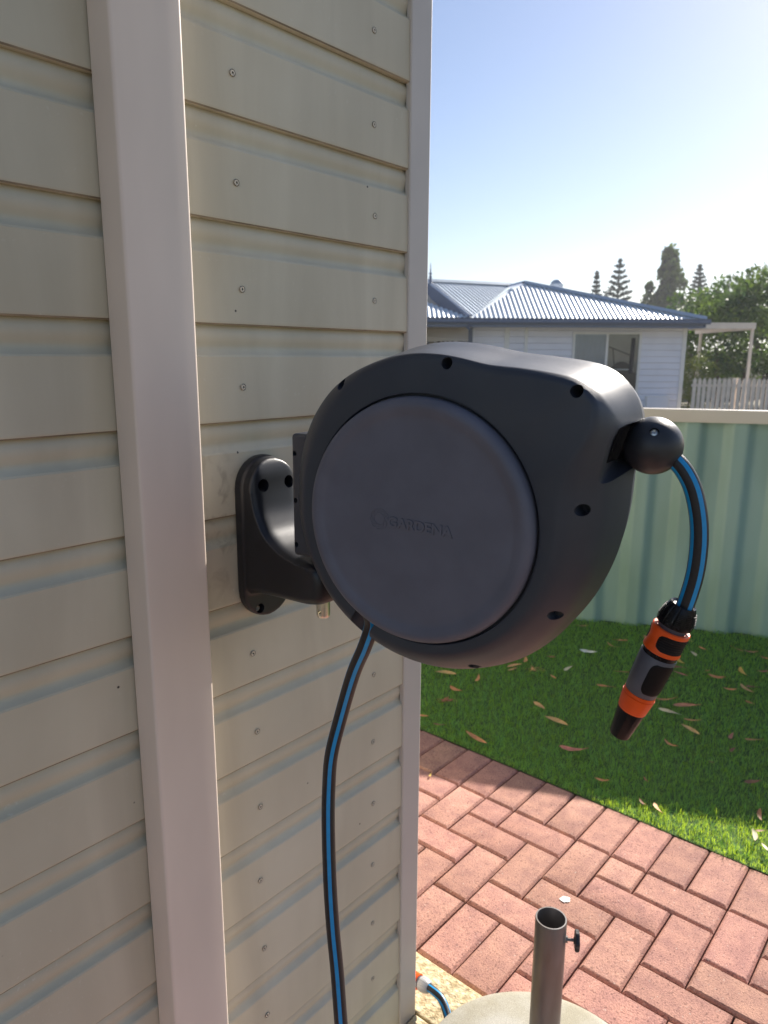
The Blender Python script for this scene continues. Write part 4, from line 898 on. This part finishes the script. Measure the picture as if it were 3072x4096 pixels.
# far shed
sh = empty('garden_shed', N(12.6, 30, 0), 'grey green roofed building with blue windows behind the pergola', 'shed')
nbox('wall', (11.6, 30, -.05), (15.5, 34, 1.9), M['beige'], sh)
mesh('roof', [N(11.3, 29.7, 1.86), N(15.8, 29.7, 1.86), N(15.8, 32, 2.75), N(11.3, 32, 2.75)], [(0, 1, 2, 3)], mat('grey_green_roof', (.22, .27, .26), .6, vary=.05, vscale=1), sh)
for a in (12.0, 12.62, 13.24): w_ = nbox('window', (a, 29.95, 1.0), (a+.56, 29.998, 1.72), M['white'], sh); nbox('pane', (a+.05, 29.93, 1.05), (a+.51, 29.948, 1.67), M['fascia'], w_)

# ------------------------------------------------------------------ vegetation
def leafcloud(name, centers, size, m_, parent, seed=0, aspect=.5):
    """centers: (n,3) positions in N() axes; two-triangle leaves with random orientation"""
    r = np.random.default_rng(seed); n = len(centers); c = np.array(centers)
    q1 = r.normal(size=(n, 3)); q1 /= np.linalg.norm(q1, axis=1)[:, None]
    q2 = np.cross(q1, r.normal(size=(n, 3))); q2 /= np.linalg.norm(q2, axis=1)[:, None]
    s = size*r.uniform(.6, 1.3, n)[:, None]
    V = np.stack([c-q1*s, c-q2*s*aspect, c+q1*s, c+q2*s*aspect], 1).reshape(-1, 3)
    loops = np.arange(4*n, dtype=np.int32); me = bpy.data.meshes.new(name); me.vertices.add(4*n); me.vertices.foreach_set('co', V.ravel())
    me.loops.add(4*n); me.loops.foreach_set('vertex_index', loops); me.polygons.add(n); me.polygons.foreach_set('loop_start', np.arange(0, 4*n, 4, dtype=np.int32)); me.polygons.foreach_set('loop_total', np.full(n, 4, np.int32)); me.update(); me.materials.append(m_)
    o = bpy.data.objects.new(name, me); link(o); adopt(o, parent); return o
def nworld(P):
    P = np.array(P); L_ = np.array(LR); D_ = np.array(LD); return np.array([CX, CY, 0])+P[:, :1]*L_+P[:, 1:2]*D_+P[:, 2:]*np.array([0, 0, 1])
def clumps(cl, per, seed, shell_=.55):
    r = np.random.default_rng(seed); out = []
    for (x, y, z, rx, ry, rz) in cl:
        n = int(per*rx*rz); d = r.normal(size=(n, 3)); d /= np.linalg.norm(d, axis=1)[:, None]; rad = (shell_+(1-shell_)*r.random(n))**.8; rad *= 1+.12*r.normal(size=n)
        out.append(np.array([x, y, z])+d*rad[:, None]*np.array([rx, ry, rz]))
    return np.concatenate(out)
def branchy_tree(name, lb, x, y, trunk, cl, per, size, m_, seed, cat='tree', forks=()):
    t = empty(name, N(x, y, 0), lb, cat, 'trees beyond the fence' if cat == 'tree' else None)
    mb = MB()
    for (a, b, r0, r1) in trunk: mb.cyl(N(*a), N(*b), r0, r1, n=8, caps=False)
    mb.build('trunk', M['bark'], t, True)
    o = leafcloud('crown', nworld(clumps(cl, per, seed)), size, m_, t, seed); return t
r = random.Random(5)
# the large drooping tree at the right
cl = []
for q in range(150):
    a = r.uniform(0, 2*pi); rr = r.uniform(.2, 1)**.5; hx = 3.7*rr*cos(a); hy = 3.0*rr*sin(a); top = 4.35-.12*hx**2*.75-.1*hy*hy+(.0 if hx < 0 else .15)
    z = r.uniform(max(.8, 1.2), max(1.5, top)) if q > 55 else top-r.uniform(0, .4)
    s_ = r.uniform(.35, .75); cl.append((13.4+hx, 25+hy, z, s_, s_, s_*r.uniform(.6, 1.1)))
trk = [((13.2, 25, -.05), (13.0, 25, 1.2), .28, .22), ((13.0, 25, 1.2), (11.9, 24.6, 2.6), .16, .06), ((13.0, 25, 1.2), (13.9, 25.2, 3.1), .17, .06), ((11.2, 24.6, -.05), (11.0, 24.7, 1.9), .10, .07), ((11.6, 24.4, -.05), (12.2, 24.6, 1.9), .11, .07), ((10.7, 24.7, -.05), (10.2, 24.8, 1.7), .08, .05)]
branchy_tree('pepper_tree', 'large dark drooping tree filling the right edge behind the pergola', 13.4, 25, trk, cl, 620, .085, M['pepper'], 3)
# poplar
cl = []
for q in range(70):
    z = r.uniform(3.5, 9.6); w_ = .98*(1-((z-5.0)/5.2)**2*.75) if z > 5 else 1.0
    a = r.uniform(0, 2*pi); k = r.uniform(.1, .85); s_ = r.uniform(.28, .55); cl.append((22.2+.02*(z-5)+w_*k*cos(a)+(.15 if z > 7 else 0), 60+w_*k*sin(a), z, s_, s_, s_*1.3))
cl += [(20.9, 60, 6.0, .5, .5, .6), (23.6, 60, 7.3, .35, .35, .5), (23.4, 60, 6.0, .5, .5, .6), (21.0, 60, 7.0, .35, .4, .5)]
branchy_tree('poplar_tree', 'tall narrow leafy tree between the pines above the roof', 22.2, 60, [((22.2, 60, -.05), (22.3, 60, 8.5), .3, .08)], cl, 620, .20, M['poplar'], 4)
def norfolk(x, y, H_, base_w, lb, seed, tiers=16, open_=1.):
    r = random.Random(seed); t = empty('norfolk_pine', N(x, y, 0), lb, 'tree', 'trees beyond the fence')
    mb = MB(); mb.cyl(N(x, y, -.05), N(x, y, H_), .16, .025, n=8, caps=False); mb.build('trunk', M['bark'], t, True)
    pts = []; bmx_ = MB()
    for k in range(tiers):
        f = k/(tiers-1); z = H_*(1-.60*(1-f))-.12; L = base_w*(1-f)**.85+.10
        for q in range(7):
            a = 2*pi*q/7+k*.9+r.uniform(-.15, .15); L_ = L*r.uniform(.8, 1.1); rise = .34
            p0 = Vector((x, y, z)); p1 = p0+Vector((cos(a)*L_, sin(a)*L_, L_*rise))
            bmx_.cyl(N(*p0), N(*p1), .03*open_, .012, n=4, caps=False)
            for s_ in range(int(26*L_/.6)+8):
                u = r.uniform(.15, 1.0)**.75; p = p0+(p1-p0)*u+Vector((0, 0, .10*L_*u*u)); pts.append((p.x+r.gauss(0, .045), p.y+r.gauss(0, .045), p.z+r.gauss(.02, .035)))
    tag(bmx_.build('branches', M['bark'], t), kind='stuff')
    for s_ in range(60): pts.append((x+r.gauss(0, .05), y+r.gauss(0, .05), H_-.5+r.uniform(0, .6)))
    leafcloud('needles', nworld(pts), .13, M['pine'], t, seed, .35)
norfolk(16.75, 60, 8.15, .80, 'small dark conifer at the left above the neighbour roof', 1, 15)
norfolk(18.50, 60, 9.10, 1.75, 'open tiered conifer with upswept branches above the roof', 2, 13)
norfolk(25.65, 62, 9.0, 1.45, 'slim tiered conifer between the poplar and the large tree', 3, 17)
# low trees closing the gap along the horizon
cl = [(20.6+q*.75+r.uniform(-.3, .3), 55+r.uniform(-2, 2), 4.6+r.uniform(-.5, .4)-(.3 if q > 6 else 0), .7, .8, .8) for q in range(12)]
cl += [(x, y, z-1.6, rx*1.2, ry, rz*1.4) for (x, y, z, rx, ry, rz) in cl]
branchy_tree('hedge_trees', 'low bushy green trees showing just above the right end of the roof', 24, 55, [((22+q*1.6, 55, -.05), (22+q*1.6, 55, 4), .12, .06) for q in range(5)], cl, 300, .13, M['poplar'], 8)
# yellow green shrub behind the pickets
cl = [(8.3+r.uniform(-.45, .45), 20+r.uniform(-.4, .4), r.uniform(.3, 1.5), .22, .22, .25) for q in range(26)]
branchy_tree('leafy_shrub', 'yellow green shrub behind the picket fence under the pergola', 8.3, 20, [((8.3, 20, -.05), (8.3, 20, .9), .03, .015)], cl, 2600, .035, M['shrub'], 9, 'shrub')

# ------------------------------------------------------------------ haze
hz = MB(); hz.box((-90, -25, -1.1), (90, 100, 11.5)); o = hz.build('haze', None); tag(o, kind='stuff')
hm = bpy.data.materials.new('haze'); hm.use_nodes = True; hn = hm.node_tree; hn.nodes.remove(hn.nodes['Principled BSDF']); hv = hn.nodes.new('ShaderNodeVolumePrincipled')
hv.inputs['Color'].default_value = (.93, .95, 1, 1); hv.inputs['Density'].default_value = .0011; hv.inputs['Anisotropy'].default_value = .3
hn.links.new(hv.outputs[0], hn.nodes['Material Output'].inputs['Volume']); o.data.materials.append(hm)
